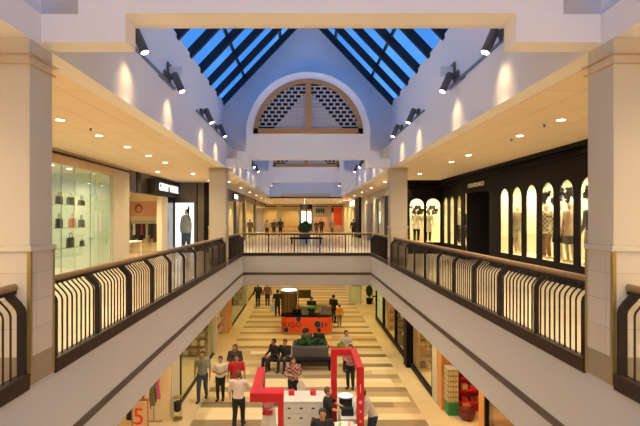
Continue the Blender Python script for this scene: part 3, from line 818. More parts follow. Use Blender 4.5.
# mannequins
def mann(label, x, y, rz, top, bottom, z=.56, **k):
    return person(label, x, y, z, 1.72, rz, top=top, bottom=bottom, hair=None, skin=3, name='mannequin', cat='mannequin', vox=.022, **k)
f_ = PI/2 + .3
mann('headed mannequin in olive jacket, alone in the second lit arch', 7.6, 16.95, f_, (.22, .17, .10), (.45, .36, .24), coat=.12)
mann('mannequin in patterned beige dress in the fourth arch', 7.6, 14.95, f_, (.42, .27, .13), (.30, .14, .06), topmat=plaid((.10, .06, .04), (.6, .45, .25)), coat=.2)
mann('mannequin in white blouse and short black skirt', 7.75, 14.5, f_, (.66, .58, .46), (.012, .012, .012), skirt=True)
mann('mannequin in pale pink coat over a black skirt', 7.6, 13.6, f_, (.55, .34, .24), (.015, .014, .014), skirt=True, coat=.2)
mann('mannequin in black jacket in the arch by the near column', 7.6, 12.6, f_, (.014, .014, .014), (.5, .42, .3), skirt=True)
mann('mannequin in white coat in the left end-wall arch', 5.95, 25.2, A, (.62, .55, .42), (.015, .015, .015), coat=.25)
mann('mannequin in white dress in the right end-wall arch', 6.55, 25.2, A, (.7, .62, .48), (.015, .015, .015), coat=.4)
mann('mannequin in black top in the narrow arch beside the dark doorway', 7.7, 22.2, f_, (.03, .03, .03), (.03, .03, .03))
mann('mannequin in cream top in the narrow arch next to the end wall', 7.7, 23.5, f_, (.6, .5, .36), (.03, .03, .03))

# ------------------------------------------------------------------ upper left shops
struct(BX(-7.1, -6.9, YB, 10.4, 0, ZC).build('wall_left', 'shopcream'))
struct(BX(7.1, 7.3, YB, 7.5, 0, ZC).build('wall_right', 'shopcream'))
struct(BX(-7.0, -6.86, 10.4, 17.4, 3.36, ZC).build('wall_left_band', 'peach'))
struct(BX(-6.84, -6.80, 10.4, 18.9, 3.60, 3.66).build('trim_left_band', 'kick'))
m = BX(-9.8, -9.7, 10.4, 17.4, 0, 3.5).box(-9.8, -6.95, 10.3, 10.4, 0, 3.5).box(-9.8, -6.95, 17.3, 17.4, 0, 3.5)
struct(m.build('wall_left_display', 'mint'))
struct(BX(-9.8, -7.0, 10.4, 17.3, 3.42, 3.5).build('ceiling_left_display', 'white'))
struct(BX(-9.8, -6.9, 10.4, 17.3, -.05, .02).build('floor_left_display', 'white'))
for i, (a, b) in enumerate(((10.4, 12.9), (12.93, 14.55), (14.58, 16.05), (16.08, 17.3))):
    struct(BX(-6.93, -6.915, a, b, .05, 3.36).build('window_left_%d' % (i+1), 'greenglass'))
    struct(BX(-6.93, -6.91, b, b+.014, .05, 3.36).build('trim_left_%d' % (i+1), 'mint'))
hd = thing('door_handle', 'pair of long steel pull handles on the glass doors', 'handle', (-6.85, 16.05, 1.7))
for y in (15.9, 16.2):
    MB().tube([(-6.84, y, 1.35), (-6.84, y, 2.05)], .018).tube([(-6.84, y, 1.45), (-6.92, y, 1.45)], .01).tube([(-6.84, y, 1.95), (-6.92, y, 1.95)], .01).build('bar_handle', 'white', hd, smooth=True)
for y in (11.6, 13.2, 14.8, 16.3):
    spot(-8.1, y, 3.38, 150, (1, .86, .58), 150, 1)
for i, y in enumerate((11.9, 13.3, 14.5, 15.6)):
    dup(dl, (-7.6, y, 3.42), label=f'round light in the bag shop ceiling, {ORD[i]} along', group='bag shop ceiling lights')
shelf = []
for z, lab in ((2.25, 'upper glass display shelf'), (1.50, 'middle glass display shelf'), (.86, 'lowest glass display shelf')):
    o = BX(-7.75, -7.4, 14.3, 16.9, z-.012, z).build('display_shelf', 'greenglass'); tag(recenter(o, (-7.57, 15.3, z)), lab + ' in the bag shop window', 'shelf')
for y, lab in ((14.65, 'thin dark hanging rod beside the handbags, nearer'), (16.65, 'thin dark hanging rod behind the handbags, farther')):
    o = MB().tube([(-7.38, y, .02), (-7.38, y, 3.42)], .014).build('hanging_rod', 'metal', smooth=True); tag(recenter(o, (-7.38, y, .02)), lab, 'rod')
def handbag(label, y, z, w_, h_, mat, x=-7.57, tall=.16):
    t = thing('handbag', label, 'handbag', (x, y, z))
    m = MB(); m.prism([(-w_/2, 0), (w_/2, 0), (w_*.42, h_), (-w_*.42, h_)], 0, -.06, .06); m.build('bag_body', mat, t, local=True, bevel=.015)
    MB().tube([(0, -w_*.22, h_-.02), (0, -w_*.2, h_+tall*.6), (0, 0, h_+tall), (0, w_*.2, h_+tall*.6), (0, w_*.22, h_-.02)], .011, 8).build('handle', mat, t, local=True, smooth=True)
    MB().box(.06, .068, -.02, .02, h_*.55, h_*.75).build('clasp', 'brass', t, local=True)
    return t
bk_ = M('black leather', (.02, .02, .018), .4); ol_ = M('olive leather', (.05, .055, .035), .4); pk_ = M('pink leather', (.62, .20, .14), .4)
handbag('black handbag on the upper shelf, nearest the column', 14.9, 2.25, .28, .24, bk_)
handbag('larger dark handbag in the middle of the upper shelf', 15.65, 2.25, .38, .24, ol_, tall=.14)
handbag('dark handbag on the upper shelf, farthest from the column', 16.4, 2.25, .34, .17, bk_)
handbag('black pointed handbag on the middle shelf', 14.9, 1.50, .28, .30, bk_)
handbag('pink handbag on the middle shelf', 15.75, 1.50, .34, .30, pk_)
handbag('olive handbag right of the pink one', 16.4, 1.50, .30, .26, ol_)
handbag('wide black handbag on the lowest shelf', 15.65, .86, .42, .32, bk_)
handbag('small black purse on the lowest shelf', 16.45, .86, .16, .18, bk_, tall=.05)
struct(BX(-7.2, -6.84, 17.4, 18.9, 0, ZC).build('wall_left_pilaster', 'cream'))
# dress shop with lit sign
struct(BX(-7.05, -6.92, 18.9, 26, 2.88, ZC).build('wall_left_fascia_shop', 'plum'))
struct(BX(-7.08, -6.88, 20.0, 20.4, 2.88, ZC).build('trim_left_shop', 'darker'))
m = BX(-9.4, -9.3, 18.9, 26, 0, 3.3).box(-9.4, -6.95, 18.85, 18.95, 0, 3.3).box(-9.4, -6.95, 25.95, 26.05, 0, 3.3)
struct(m.build('wall_left_dress_shop', 'shopcream'))
struct(BX(-9.4, -7.0, 18.9, 26, 3.2, 3.3).build('ceiling_left_dress_shop', 'white'))
struct(BX(-9.4, -6.9, 18.9, 26, -.05, .02).build('floor_left_dress_shop', 'shopfloor'))
struct(BX(-7.1, -6.85, 23.3, 24.3, 0, 2.88).build('wall_left_shop_pier', 'cream'))
struct(BX(-7.05, -6.95, 24.3, 26.0, 0, 2.88).build('wall_left_shop_dark', 'plum'))
for y in (19.8, 21.3, 22.8): spot(-8.2, y, 3.15, 240, (1, .8, .48), 150, 1)
sb = thing('shop_sign', 'dark projecting sign box with lit white letters, GERRY WEBER', 'sign', (-6.8, 23.9, 3.3))
BX(-6.92, -6.70, 21.7, 26.0, 2.93, 3.62).build('sign_box', 'darker', sb, bevel=.02)
text('lettering', 'GERRY WEBER', .52, mt['signw'], (-6.68, 24.0, 3.28), (PI/2, 0, PI/2), sb, .015)
# framed picture, rack and garments
YW = 25.9
pic = thing('wall_picture', 'wide fashion picture of a person on pink above the clothes rack', 'picture', (-8.6, YW, 2.3))
BX(-9.35, -7.92, YW-.04, YW, 1.92, 2.72).build('picture_panel', M('picture pink', (.62, .32, .22), .6, var=.3, scale=1.5), pic)
MB().ball((-8.85, YW-.045, 2.34), .21, 16, (1, .1, 1.2)).build('picture_hair', M('picture hair', (.22, .10, .04), .6), pic)
MB().ball((-8.85, YW-.06, 2.30), .13, 16, (1, .1, 1.2)).build('picture_face', SKIN[0], pic)
rk = thing('clothes_rack', 'long wall rail carrying the hanging garments', 'clothes rack', (-8.6, 25.6, 0))
m = MB(); m.tube([(-9.4, 25.55, 1.66), (-7.75, 25.55, 1.66)], .02)
for x in (-9.35, -8.6, -7.8): m.tube([(x, 25.55, 1.66), (x, YW, 1.66)], .015)
m.build('rail', 'metal', rk, smooth=True)
gcols = [(.02, .02, .02), (.5, .45, .38), (.05, .07, .05), (.6, .55, .5), (.03, .02, .02), (.02, .02, .03), (.25, .03, .04), (.02, .02, .02), (.35, .28, .2), (.03, .04, .07), (.02, .02, .02), (.1, .05, .03)]
gn = ['black', 'cream', 'dark green', 'white', 'brown-black', 'black', 'crimson', 'black', 'tan', 'navy', 'black', 'dark brown']
def garment(name, label, x, y, z, col, L=.85, wd=.42, rz=0, group=None):
    t = thing(name, label, 'clothes', (x, y, z), rz, group)
    m = MB(); m.loft([((0, 0, -.12), (wd*.30, 0, 0), (0, .035, 0)), ((0, 0, -.17), (wd*.5, 0, 0), (0, .05, 0)), ((0, 0, -L*.5), (wd*.42, 0, 0), (0, .055, 0)), ((0, 0, -L), (wd*.52, 0, 0), (0, .06, 0))], 12)
    m.build('garment_body', cloth(col), t, local=True, smooth=True)
    MB().tube([(-wd*.4, 0, -.16), (0, 0, -.09), (0, 0, -.02), (.02, 0, .015), (0, 0, .03)], .006, 6).tube([(wd*.4, 0, -.16), (0, 0, -.09)], .006, 6).build('hanger', 'metal', t, local=True)
    return t
for i in range(12):
    garment('hanging_garment', f'{gn[i]} garment on the dress shop wall rail, {ORD[i]} from the left', -9.33 + .135*i, 25.55, 1.64, gcols[i], .7 + .4*((i*7) % 3)/2, .40, 1.2, 'garments on the wall rail')
tb = thing('display_table', 'low white display table inside the dress shop', 'table', (-7.9, 21, 0))
BX(-8.3, -7.5, 20.0, 22.4, .72, .78).build('tabletop', 'white', tb)
for x in (-8.25, -7.55):
    for y in (20.05, 22.35): BX(x-.03, x+.03, y-.03, y+.03, .02, .72).build('leg', 'white', tb)
# end wall with lit poster
struct(BX(-7.2, -4.9, 26, 26.15, 0, ZC).build('wall_left_return', M('grey-brown panels', (.10, .09, .08), .4)))
struct(BX(-5.75, -5.70, 25.96, 26, 0, ZC).box(-5.35, -5.0, 25.93, 26, 0, ZC).build('trim_left_return', 'dark'))
ps = thing('lit_poster', 'tall backlit poster of a woman in a checked blue coat', 'poster', (-6.39, 25.95, .1))
BX(-6.92, -5.86, 25.90, 25.99, .06, 2.68).build('poster_frame', 'metal', ps)
BX(-6.88, -5.90, 25.885, 25.90, .10, 2.64).build('poster_panel', EM('backlit poster white', (.80, .90, 1.), .9), ps)
fig = [(.0, 2.45), (.09, 2.30), (.13, 2.05), (.17, 1.90), (.20, 1.5), (.22, 1.05), (.13, 1.02), (.12, .5), (.10, .12), (-.02, .12), (-.03, .6), (-.06, 1.0), (-.20, 1.02), (-.22, 1.4), (-.18, 1.85), (-.12, 2.0), (-.08, 2.1)]
cxp = -6.3
coatp = plaid((.04, .07, .18), (.42, .5, .6))
MB().prism([(cxp-0.319, 1.02), (cxp+0.290, 1.02), (cxp+0.319, 1.5), (cxp+0.246, 1.88), (cxp+0.072, 2.0), (cxp-0.145, 2.0), (cxp-0.290, 1.85), (cxp-0.348, 1.4)], 1, 25.878, 25.884).build('poster_coat', coatp, ps)
MB().prism([(cxp-0.261, 1.02), (cxp+0.275, 1.02), (cxp+0.246, .5), (cxp+0.217, .1), (cxp+0.043, .1), (cxp, .6), (cxp-0.087, .1), (cxp-0.261, .1)], 1, 25.878, 25.884).build('poster_jeans', cloth((.04, .08, .18)), ps)
MB().ball((cxp, 25.88, 2.13), .1, 14, (1, .05, 1.3)).build('poster_face', SKIN[0], ps)
MB().prism([(cxp-.05, 2.28), (cxp+.06, 2.3), (cxp+.14, 2.5), (cxp+.20, 2.4), (cxp+.16, 2.0), (cxp+.19, 1.75), (cxp+.10, 1.8), (cxp+.08, 2.1)], 1, 25.872, 25.878).build('poster_hair', HAIR['dark'], ps)

# ------------------------------------------------------------------ far upper concourse
m = MB()
m.box(-5.0, -4.9, 26.15, 31.2, 0, ZC); m.box(-5.0, -4.9, 31.2, 34.8, 3.0, ZC); m.box(-5.05, -4.85, 34.8, 36.5, 0, ZC); m.box(-5, -4.9, 36.5, 40, 3.1, ZC)
m.box(-5.05, -4.85, 40, 41, 0, ZC); m.box(-5, -4.9, 41, 64.5, 3.2, ZC); m.box(-5.05, -4.85, 49, 50, 0, ZC)
struct(m.build('wall_far_left', M('brown stone', (.20, .145, .10), .5)))
struct(BX(-4.9, -4.86, 26.15, 31., 0, 3.2).build('door_far_left', 'plum'))
struct(BX(-5.6, -5.5, 31.2, 34.8, 0, 3.).build('wall_far_left_shop_dark', 'dark'))
struct(BX(-6.6, -6.5, 36.5, 64.5, 0, 3.3).box(-6.6, -4.95, 36.5, 64.5, 3.2, 3.3).build('wall_far_left_shops', 'shopcream'))
struct(BX(-6.6, -5.0, 36.5, 64.5, -.05, 0.01).build('floor_far_left_shops', 'floor'))
for i, (a, b) in enumerate(((36.5, 40), (41, 49))): struct(BX(-4.96, -4.945, a, b, 0, 3.2).build('window_far_left_%d' % (i+1), 'glass'))
for y in (38, 43, 47, 52, 57, 61): spot(-5.7, y, 3.1, 90, (1, .76, .4), 150, 1)
sb = thing('shop_sign', 'small lit blue-white sign on the far left shops upstairs', 'sign', (-4.8, 33, 3.3))
BX(-4.88, -4.8, 33.3, 35.6, 3.15, 3.6).build('sign_box', 'darker', sb); BX(-4.8, -4.79, 33.6, 35.3, 3.22, 3.5).build('sign_face', EM('blue white sign', (.6, .8, 1), 2), sb)
m = MB()
m.box(5.33, 5.45, 25.8, 32.6, 3.3, ZC); m.box(5.33, 5.45, 32.4, 32.9, 0, ZC); m.box(5.33, 5.45, 32.9, 35.4, 3.2, ZC); m.box(5.33, 5.45, 32.9, 35.4, 0, .5)
m.box(5.33, 5.45, 35.4, 36.6, 0, ZC); m.box(5.33, 5.45, 36.6, 40.5, 3.0, ZC); m.box(5.33, 5.45, 40.5, 44, 0, ZC); m.box(5.33, 5.45, 47.4, 64.5, 3.2, ZC)
struct(m.build('wall_far_right', 'cream'))
struct(BX(5.5, 5.6, 25.8, 32.4, 0, 3.3).build('wall_far_right_dark', 'darker'))
struct(BX(5.42, 5.44, 32.9, 35.4, .5, 3.2).build('window_far_right', 'glass'))
struct(BX(5.6, 5.7, 32.4, 36., 0, 3.3).build('wall_far_right_lit', 'shopcream'))
struct(BX(5.42, 5.5, 36.6, 40.5, 0, 3.).build('door_far_right', M('slate door', (.12, .12, .14), .5)))
struct(BX(5.15, 5.6, 44, 47.4, 0, ZC).build('wall_far_right_pier', 'dark'))
struct(BX(7., 7.1, 47.4, 64.5, 0, 3.3).box(5.4, 7.1, 47.4, 64.5, 3.2, 3.3).box(5.4, 7.1, 47.4, 64.5, -.05, .01).build('wall_far_right_shops', 'shopcream'))
for y in (49, 53, 57, 61): spot(6.1, y, 3.1, 100, (1, .85, .5), 150, 1)
sb = thing('shop_sign', 'bright white sign on the far right beyond the dark pier', 'sign', (5.25, 50, 3.4))
BX(5.2, 5.32, 48.5, 53, 3.1, 3.68).build('sign_box', 'white', sb); BX(5.18, 5.2, 48.7, 52.8, 3.15, 3.62).build('sign_face', EM('white green sign', (.85, 1., .75), 3.5), sb)
# curtains far right
rnd = random.Random(5)
m = MB()
for i in range(26):
    m.tube([(5.55 + .05*math.sin(i*2.4), 54 + i*.38, .02), (5.55 + .05*math.sin(i*2.4), 54 + i*.38, 3.15)], .14, 8)
tag(recenter(m.build('curtain', M('cream curtain', (.75, .72, .52), .8), smooth=True), (5.55, 58.7, 0)), 'pleated cream curtain in the far right shop window', 'curtain')
# end wall shops
m = MB(); Y = YE
m.box(-5.6, 6, Y, Y+.15, 3.45, ZC); m.box(-3.5, -2.8, Y-.1, Y+.15, 0, 3.5); m.box(-.6, -.35, Y, Y+.15, 0, 3.5); m.box(1.2, 1.5, Y, Y+.15, 0, 3.5); m.box(1.5, 3.3, Y, Y+.15, 2.0, 3.5)
m.box(3.3, 3.8, Y-.1, Y+.15, 0, 3.5)
struct(m.build('wall_end', M('end wall cream', (.50, .44, .34), .8)))
struct(BX(-5.6, -.35, Y+2.4, Y+2.5, 0, 3.6).box(-5.6, 6, Y+.15, Y+2.5, 3.45, 3.6).build('wall_end_shops_left', M('golden wall', (.72, .50, .20), .8)))
struct(BX(-.35, 6., Y+2.4, Y+2.5, 0, 3.6).build('wall_end_shops_right', M('pale peach wall', (.62, .36, .20), .8)))
struct(BX(-5.6, 6, Y, Y+2.4, -.05, 0.01).build('floor_end_shops', 'floor'))
struct(BX(-5.6, 6, Y-.05, Y-.0, 3.38, 3.48).build('trim_end', 'kick'))
for x, p in ((-4.4, 150), (-1.7, 110), (.4, 90), (2.4, 120), (4.6, 130)): spot(x, Y+1.2, 3.4, p, (1, .7, .38), 150, 1)
struct(BX(-5.6, -3.5, Y+.02, Y+.04, 0, 3.4).box(-2.8, -.6, Y+.02, Y+.04, 0, 3.4).build('window_end', 'glass'))
kf = thing('lit_display', 'dark framed double display with two glowing panels behind the bush', 'display', (.4, 62, 0))
BX(-.35, 1.2, 62, 62.2, 3.0, 3.6).build('top_panel', 'dark', kf)
for x in (-.35, .38, 1.1): BX(x, x+.1, 62, 62.2, 0, 3.0).build('upright', 'dark', kf)
for x in (-.2, .55): BX(x, x+.5, 62.05, 62.1, 1.2, 2.7).build('glowing_panel', EM('cool panel', (.75, 1., .95), 1.6), kf)
sb = thing('shop_sign', 'black blocky lettering on the white end shop', 'sign', (2.4, Y-.03, 3.0))
for i in range(4): BX(1.75 + .3*i, 1.98 + .3*i, Y-.04, Y, 2.55, 3.15).build('letter_block', 'darker', sb)
bn = thing('banner', 'tall red-orange hanging banner at the end of the upper floor', 'banner', (4.6, Y-1.0, 0))
BX(4.05, 5.2, Y-1.05, Y-1.0, .9, 3.2).build('banner_cloth', M('red orange cloth', (.62, .07, .02), .7), bn); BX(3.75, 4.2, Y-1.04, Y-.98, 2.6, 3.2).build('banner_corner', 'darker', bn)
for x in (4.1, 5.1): BX(x, x+.05, Y-1.05, Y-1., 0, .9).build('leg', 'metal', bn)
# timber screens before the left end shops
for k, (x0, x1, lab) in enumerate(((-4.6, -2.2, 'low timber barrier before the yellow shop, left half'), (-2.0, .0, 'low timber barrier before the peach shop'))):
    tm = thing('timber_barrier', lab, 'barrier', ((x0+x1)/2, 58, 0))
    BX(x0, x1, 58, 58.08, .75, .9).build('top_rail', 'lunwood', tm); BX(x0, x1, 58, 58.06, .2, .32).build('lower_rail', 'lunwood', tm)
    for x in (x0, (x0+x1)/2 - .04, x1-.08): BX(x, x+.08, 58, 58.08, 0, .8).build('post', 'lunwood', tm)
# bench and bush beyond the far railing
bn = thing('bench', 'long dark bench standing just beyond the far railing', 'bench', (.2, 34, 0))
BX(-.93, 1.37, 34, 34.6, .34, .46).build('seat', 'dark', bn, bevel=.01)
for x in (-.85, .18, 1.2): BX(x, x+.1, 34.05, 34.55, 0, .34).build('leg', 'dark', bn)
pl = thing('potted_bush', 'round dark green bush in a square planter, middle of the upper court', 'plant', (.15, 42, 0))
BX(-.35, .65, 41.5, 42.5, 0, .5).build('planter_box', 'grey', pl, bevel=.02)
def leaves(c, r, n, size, seed, squash=(1, 1, 1)):
    rn = random.Random(seed); m = MB()
    for i in range(n):
        d = Vector((rn.gauss(0, 1), rn.gauss(0, 1), rn.gauss(0, 1))).normalized() * r * rn.uniform(.55, 1)
        p = Vector(c) + Vector((d.x*squash[0], d.y*squash[1], d.z*squash[2]))
        u = Vector((rn.gauss(0, 1), rn.gauss(0, 1), rn.gauss(0, 1))).normalized(); v = u.cross(Vector((rn.gauss(0, 1), rn.gauss(0, 1), rn.gauss(0, 1)))).normalized()
        q = [m.bm.verts.new(p + a) for a in (u*size, v*size*.45, -u*size, -v*size*.45)]
        m.bm.faces.new(q)
    return m
o = leaves((.15, 42, 1.0), .62, 900, .11, 1, (1, 1, .95)); o.ball((.15, 42, .98), .45, 12); o.build('foliage', 'leaf', pl)

exec_lower = True
# ------------------------------------------------------------------ lower level shopfronts
def lroom(tagname, x0, x1, y0, y1, zt, mat, sg, power, col=(1, .74, .38), n=2, fl='shopfloor'):
    """shop interior; x0 is the front, x1 the back"""
    a, b = sorted((x0, x1)); m = MB()
    for q in ((*sorted((x1, x1 + sg*.1)), y0, y1), (a, b, y0, y0+.06), (a, b, y1-.06, y1)):
        struct(BX(*q, ZLOW, zt).build('wall_lower_' + tagname, mat))
    struct(BX(a, b, y0, y1, zt, zt+.08).build('ceiling_lower_' + tagname, 'shopcream'))
    for i in range(n): spot((x0+x1)/2, y0 + (i+.5)*(y1-y0)/n, zt - .1, power*.5, col, 150, 1)
ZT = -1.9
# left
lroom('left_near', -4.3, -7.2, 9.0, 15.6, ZT, 'shopcream', -1, 90)
lroom('left_glass', -4.3, -6.6, 16.6, 22.9, ZT, 'shopcream', -1, 120, n=3)
lroom('left_shelves', -4.3, -6.2, 23.3, 27.2, ZT, 'peach', -1, 80)
lroom('left_green', -4.3, -6.2, 28.3, 36, ZT, 'mint', -1, 100, (.9, 1, .6))
lroom('left_far', -4.3, -6.2, 37, 50, ZT, 'shopcream', -1, 100, n=3)
struct(BX(-4.45, -4.25, YB, 50, ZT, FB).build('wall_lower_left_fascia', 'shopcream'))
for i, (y0, y1, xx) in enumerate(((15.6, 16.6, -4.26), (22.9, 23.3, -4.15), (27.2, 28.3, -4.2), (36, 37, -4.2))):
    struct(BX(-4.8, xx, y0, y1, ZLOW, ZT).build('wall_lower_left_pier', 'cream' if i != 2 else 'amber'))
struct(BX(-4.9, -4.2, YB, 9.0, ZLOW, ZT).build('wall_lower_left', 'cream'))
for i, (a, b, g) in enumerate(((16.7, 22.9, 'greenglass'), (28.5, 36, 'greenglass'), (37, 44, 'greenglass'))):
    struct(BX(-4.30, -4.285, a, b, ZLOW+.1, ZT).build('window_lower_left_%d' % (i+1), g))
    struct(BX(-4.33, -4.25, a, b, ZLOW, ZLOW+.1).box(-4.34, -4.24, a, a+.1, ZLOW, ZT).build('trim_lower_left_%d' % (i+1), 'kick'))
# sign board "5"
sb = thing('sign_board', 'cream standing board with a red figure 5 at the lower left', 'sign', (PX(139, 12.6), 12.6, LF))
BX(PX(133, 12.6), PX(146.5, 12.6), 12.6, 12.66, LF, LF + 1.68).build('board', M('cream board', (.72, .48, .34), .6), sb)
BX(PX(132, 12.6), PX(147.5, 12.6), 12.66, 12.70, LF, LF + 1.74).build('board_edge', 'brass', sb)
text('figure', '5', .62, M('red print', (.7, .05, .03), .5), (PX(138.5, 12.6), 12.595, LF + 1.28), (PI/2, 0, 0), sb, .004)
bn_ = thing('waste_bin', 'glass cylinder bin with a black liner by the left pillar', 'bin', (-4.05, 15.5, LF))
MB().lathe([(.15, 0), (.16, .02), (.16, .06), (.14, .07)], (-4.05, 15.5, LF)).build('base', 'brass', bn_, smooth=True)
MB().lathe([(.14, .07), (.14, .72)], (-4.05, 15.5, LF)).build('cylinder', 'glass', bn_, smooth=True)
MB().lathe([(.09, .28), (.12, .34), (.125, .56), (.09, .60)], (-4.05, 15.5, LF)).build('liner', 'darker', bn_, smooth=True)
MB().lathe([(.15, .72), (.15, .75)], (-4.05, 15.5, LF)).build('rim', 'brass', bn_, smooth=True)
gc = [((.02, .02, .03), 'black'), ((.55, .05, .22), 'magenta'), ((.6, .55, .55), 'white'), ((.45, .03, .10), 'crimson'), ((.10, .16, .06), 'green'), ((.02, .02, .02), 'charcoal'), ((.5, .1, .25), 'pink')]
for i, (c, nme) in enumerate(gc):
    garment('hanging_garment', f'{nme} garment on the rail at the lower left shop entrance', -4.75 - .05*(i % 2), 13.6 + .26*i, LF + 1.75, c, .95, .5, 0, 'garments at the lower left entrance')
rk = thing('clothes_rack', 'floor clothes rail at the lower left shop entrance', 'clothes rack', (-4.77, 14.4, LF))
m = MB().tube([(-4.77, 13.4, LF+1.77), (-4.77, 15.35, LF+1.77)], .018)
for y in (13.4, 15.35): m.tube([(-4.77, y, LF), (-4.77, y, LF+1.77)], .018).tube([(-5.05, y, LF+.02), (-4.5, y, LF+.02)], .018)
m.build('rail_frame', 'metal', rk, smooth=True)
# shelf unit with shoes/bags in the narrow left shop
su = thing('shelf_unit', 'open shelving with dark and red goods beyond the left pilaster', 'shelf', (-4.7, 25, LF))
m = BX(-4.95, -4.9, 23.6, 27.0, LF, LF+2.3)
for z in (.45, .95, 1.45, 1.95): m.box(-4.9, -4.45, 23.6, 27.0, LF+z, LF+z+.03)
m.build('shelves', 'peach', su)
rn = random.Random(9)
for k, z in enumerate((.48, .98, 1.48)):
    for j in range(5):
        c = rn.choice([(.02, .02, .02), (.45, .03, .03), (.6, .55, .5), (.1, .05, .03)])
        q = garment; y = 23.95 + .62*j
        b = handbag(f'bag on the {["lowest", "middle", "upper"][k]} shelf of the lower left shop, {ORD[j]} from the near end', y, LF+z, .36, .24, cloth(c), x=-4.67, tall=.08); b['group'] = 'bags on the lower left shelves'
# right
lroom('right_books', 4.9, 7.6, 12.9, 16.3, ZT, 'amber', 1, 120, (1, .6, .26))
lroom('right_window', 4.75, 6.8, 17.4, 20.9, ZT, 'shopcream', 1, 150, (1, .8, .35))
lroom('right_mannequins', 4.75, 6.8, 21.5, 24.4, ZT, 'plum', 1, 110, (1, .85, .5))
lroom('right_yellow', 4.75, 6.8, 24.5, 28.0, ZT, 'shopcream', 1, 170, (1, .8, .32))
lroom('right_pale', 4.75, 6.8, 28.2, 31.0, ZT, 'mint', 1, 130, (1, .9, .5))
lroom('right_far', 5.9, 7.6, 31.2, 50, ZT, 'mint', 1, 130, (1, .9, .5), n=4)
lroom('right_near', 4.9, 7.2, 8.5, 12.4, ZT, 'amber', 1, 70, (1, .66, .3))
struct(BX(4.65, 4.95, YB, 50, ZT, FB).build('wall_lower_right_fascia', 'shopcream'))
for a, b, mm, xx in ((16.3, 16.75, 'amber', 4.7), (16.75, 17.4, 'cream', 4.68), (20.9, 21.5, 'dark', 4.5), (12.4, 12.9, 'amber', 4.72), (YB, 8.5, 'cream', 4.7)):
    struct(BX(xx, 5.2, a, b, ZLOW, ZT).build('wall_lower_right_pier', mm))
for i, (a, b) in enumerate(((17.4, 20.9), (21.5, 24.4), (24.5, 28.0), (28.2, 31.), (8.5, 12.4))):
    struct(BX(4.72, 4.735, a, b, ZLOW+.22, ZT).build('window_lower_right_%d' % (i+1), 'glass'))
    struct(BX(4.68, 4.78, a, b, ZLOW, ZLOW+.22).box(4.68, 4.78, a, a+.09, ZLOW+.2, ZT).box(4.68, 4.78, b-.09, b, ZLOW+.2, ZT).build('trim_lower_right_%d' % (i+1), 'dark'))
for i, (y, c) in enumerate(((22.4, (.03, .03, .03)), (23.3, (.5, .4, .3)), (24.1, (.02, .02, .02)))):
    mann(['black-clad mannequin nearest the dark pier downstairs', 'mannequin in beige between two dark ones downstairs', 'black-clad mannequin farthest from the dark pier downstairs'][i], 5.02, y, PI/2, c, (.02, .02, .02), z=LF+.02)
# green and patterned display tower
tw = thing('display_tower', 'tall patterned display tower on a green base at the red shop', 'display', (4.98, 16.1, LF))
BX(4.79, 5.13, 15.82, 16.22, LF, LF+.42).build('base', 'green', tw)
BX(4.79, 5.13, 15.82, 16.22, LF+.42, LF+1.5).build('core', 'base', tw)
m = MB()
for k in range(6):
    for j in range(4):
        m.box(4.80+.083*j, 4.86+.083*j, 15.79, 15.82, LF+.46+.175*k, LF+.58+.175*k)
        m.box(4.765, 4.79, 15.84+.1*j, 15.91+.1*j, LF+.46+.175*k, LF+.58+.175*k)
m.build('packets', M('packet beige', (.55, .48, .28), .6, var=.4, scale=15), tw); BX(4.77, 5.15, 15.8, 16.24, LF+1.5, LF+1.55).build('cap', 'white', tw)
# red stepped shelves
su = thing('shelf_unit', 'red shelving against the far wall of the amber-lit shop', 'shelf', (6.2, 16.1, LF))
m = BX(5.22, 7.4, 16.15, 16.2, LF, LF+2.6)
for k, z in enumerate((.4, .8, 1.2, 1.6, 2.0, 2.4)): m.box(5.22, 7.4, 15.85, 16.15, LF+z, LF+z+.05)
m.build('shelves', 'red', su)
for k, z in enumerate((.45, .85, 1.25, 1.65, 2.05)):
    for j in range(8):
        x = 5.27 + .26*j
        o = BX(x, x+.19, 15.87, 16.1, LF+z, LF+z+.11+.03*((j*3+k) % 3)).build('gift_box', cloth([(.40, .03, .02), (.45, .24, .12), (.16, .02, .015)][(j*2+k) % 3]))
        tag(recenter(o, (x+.095, 15.98, LF+z)), f'small gift box on the red shelves, {ORD[k]} shelf up, {ORD[j]} from the left', 'box', 'gift boxes on the red shelves')
rb = thing('round_basket', 'large dark red round pot of goods before the red shelves', 'pot', (5.3, 15.52, LF))
MB().lathe([(.14, 0), (.24, .10), (.28, .26), (.24, .42), (.20, .46), (.18, .42)], (5.3, 15.52, LF)).build('pot_body', M('oxblood glaze', (.12, .012, .012), .2), rb, smooth=True)
m = MB(); rn = random.Random(4)
for i in range(12): m.ball((5.3+rn.uniform(-.11, .11), 15.52+rn.uniform(-.11, .11), LF+.46), .055, 8)
m.build('goods', cloth((.4, .1, .04)), rb)
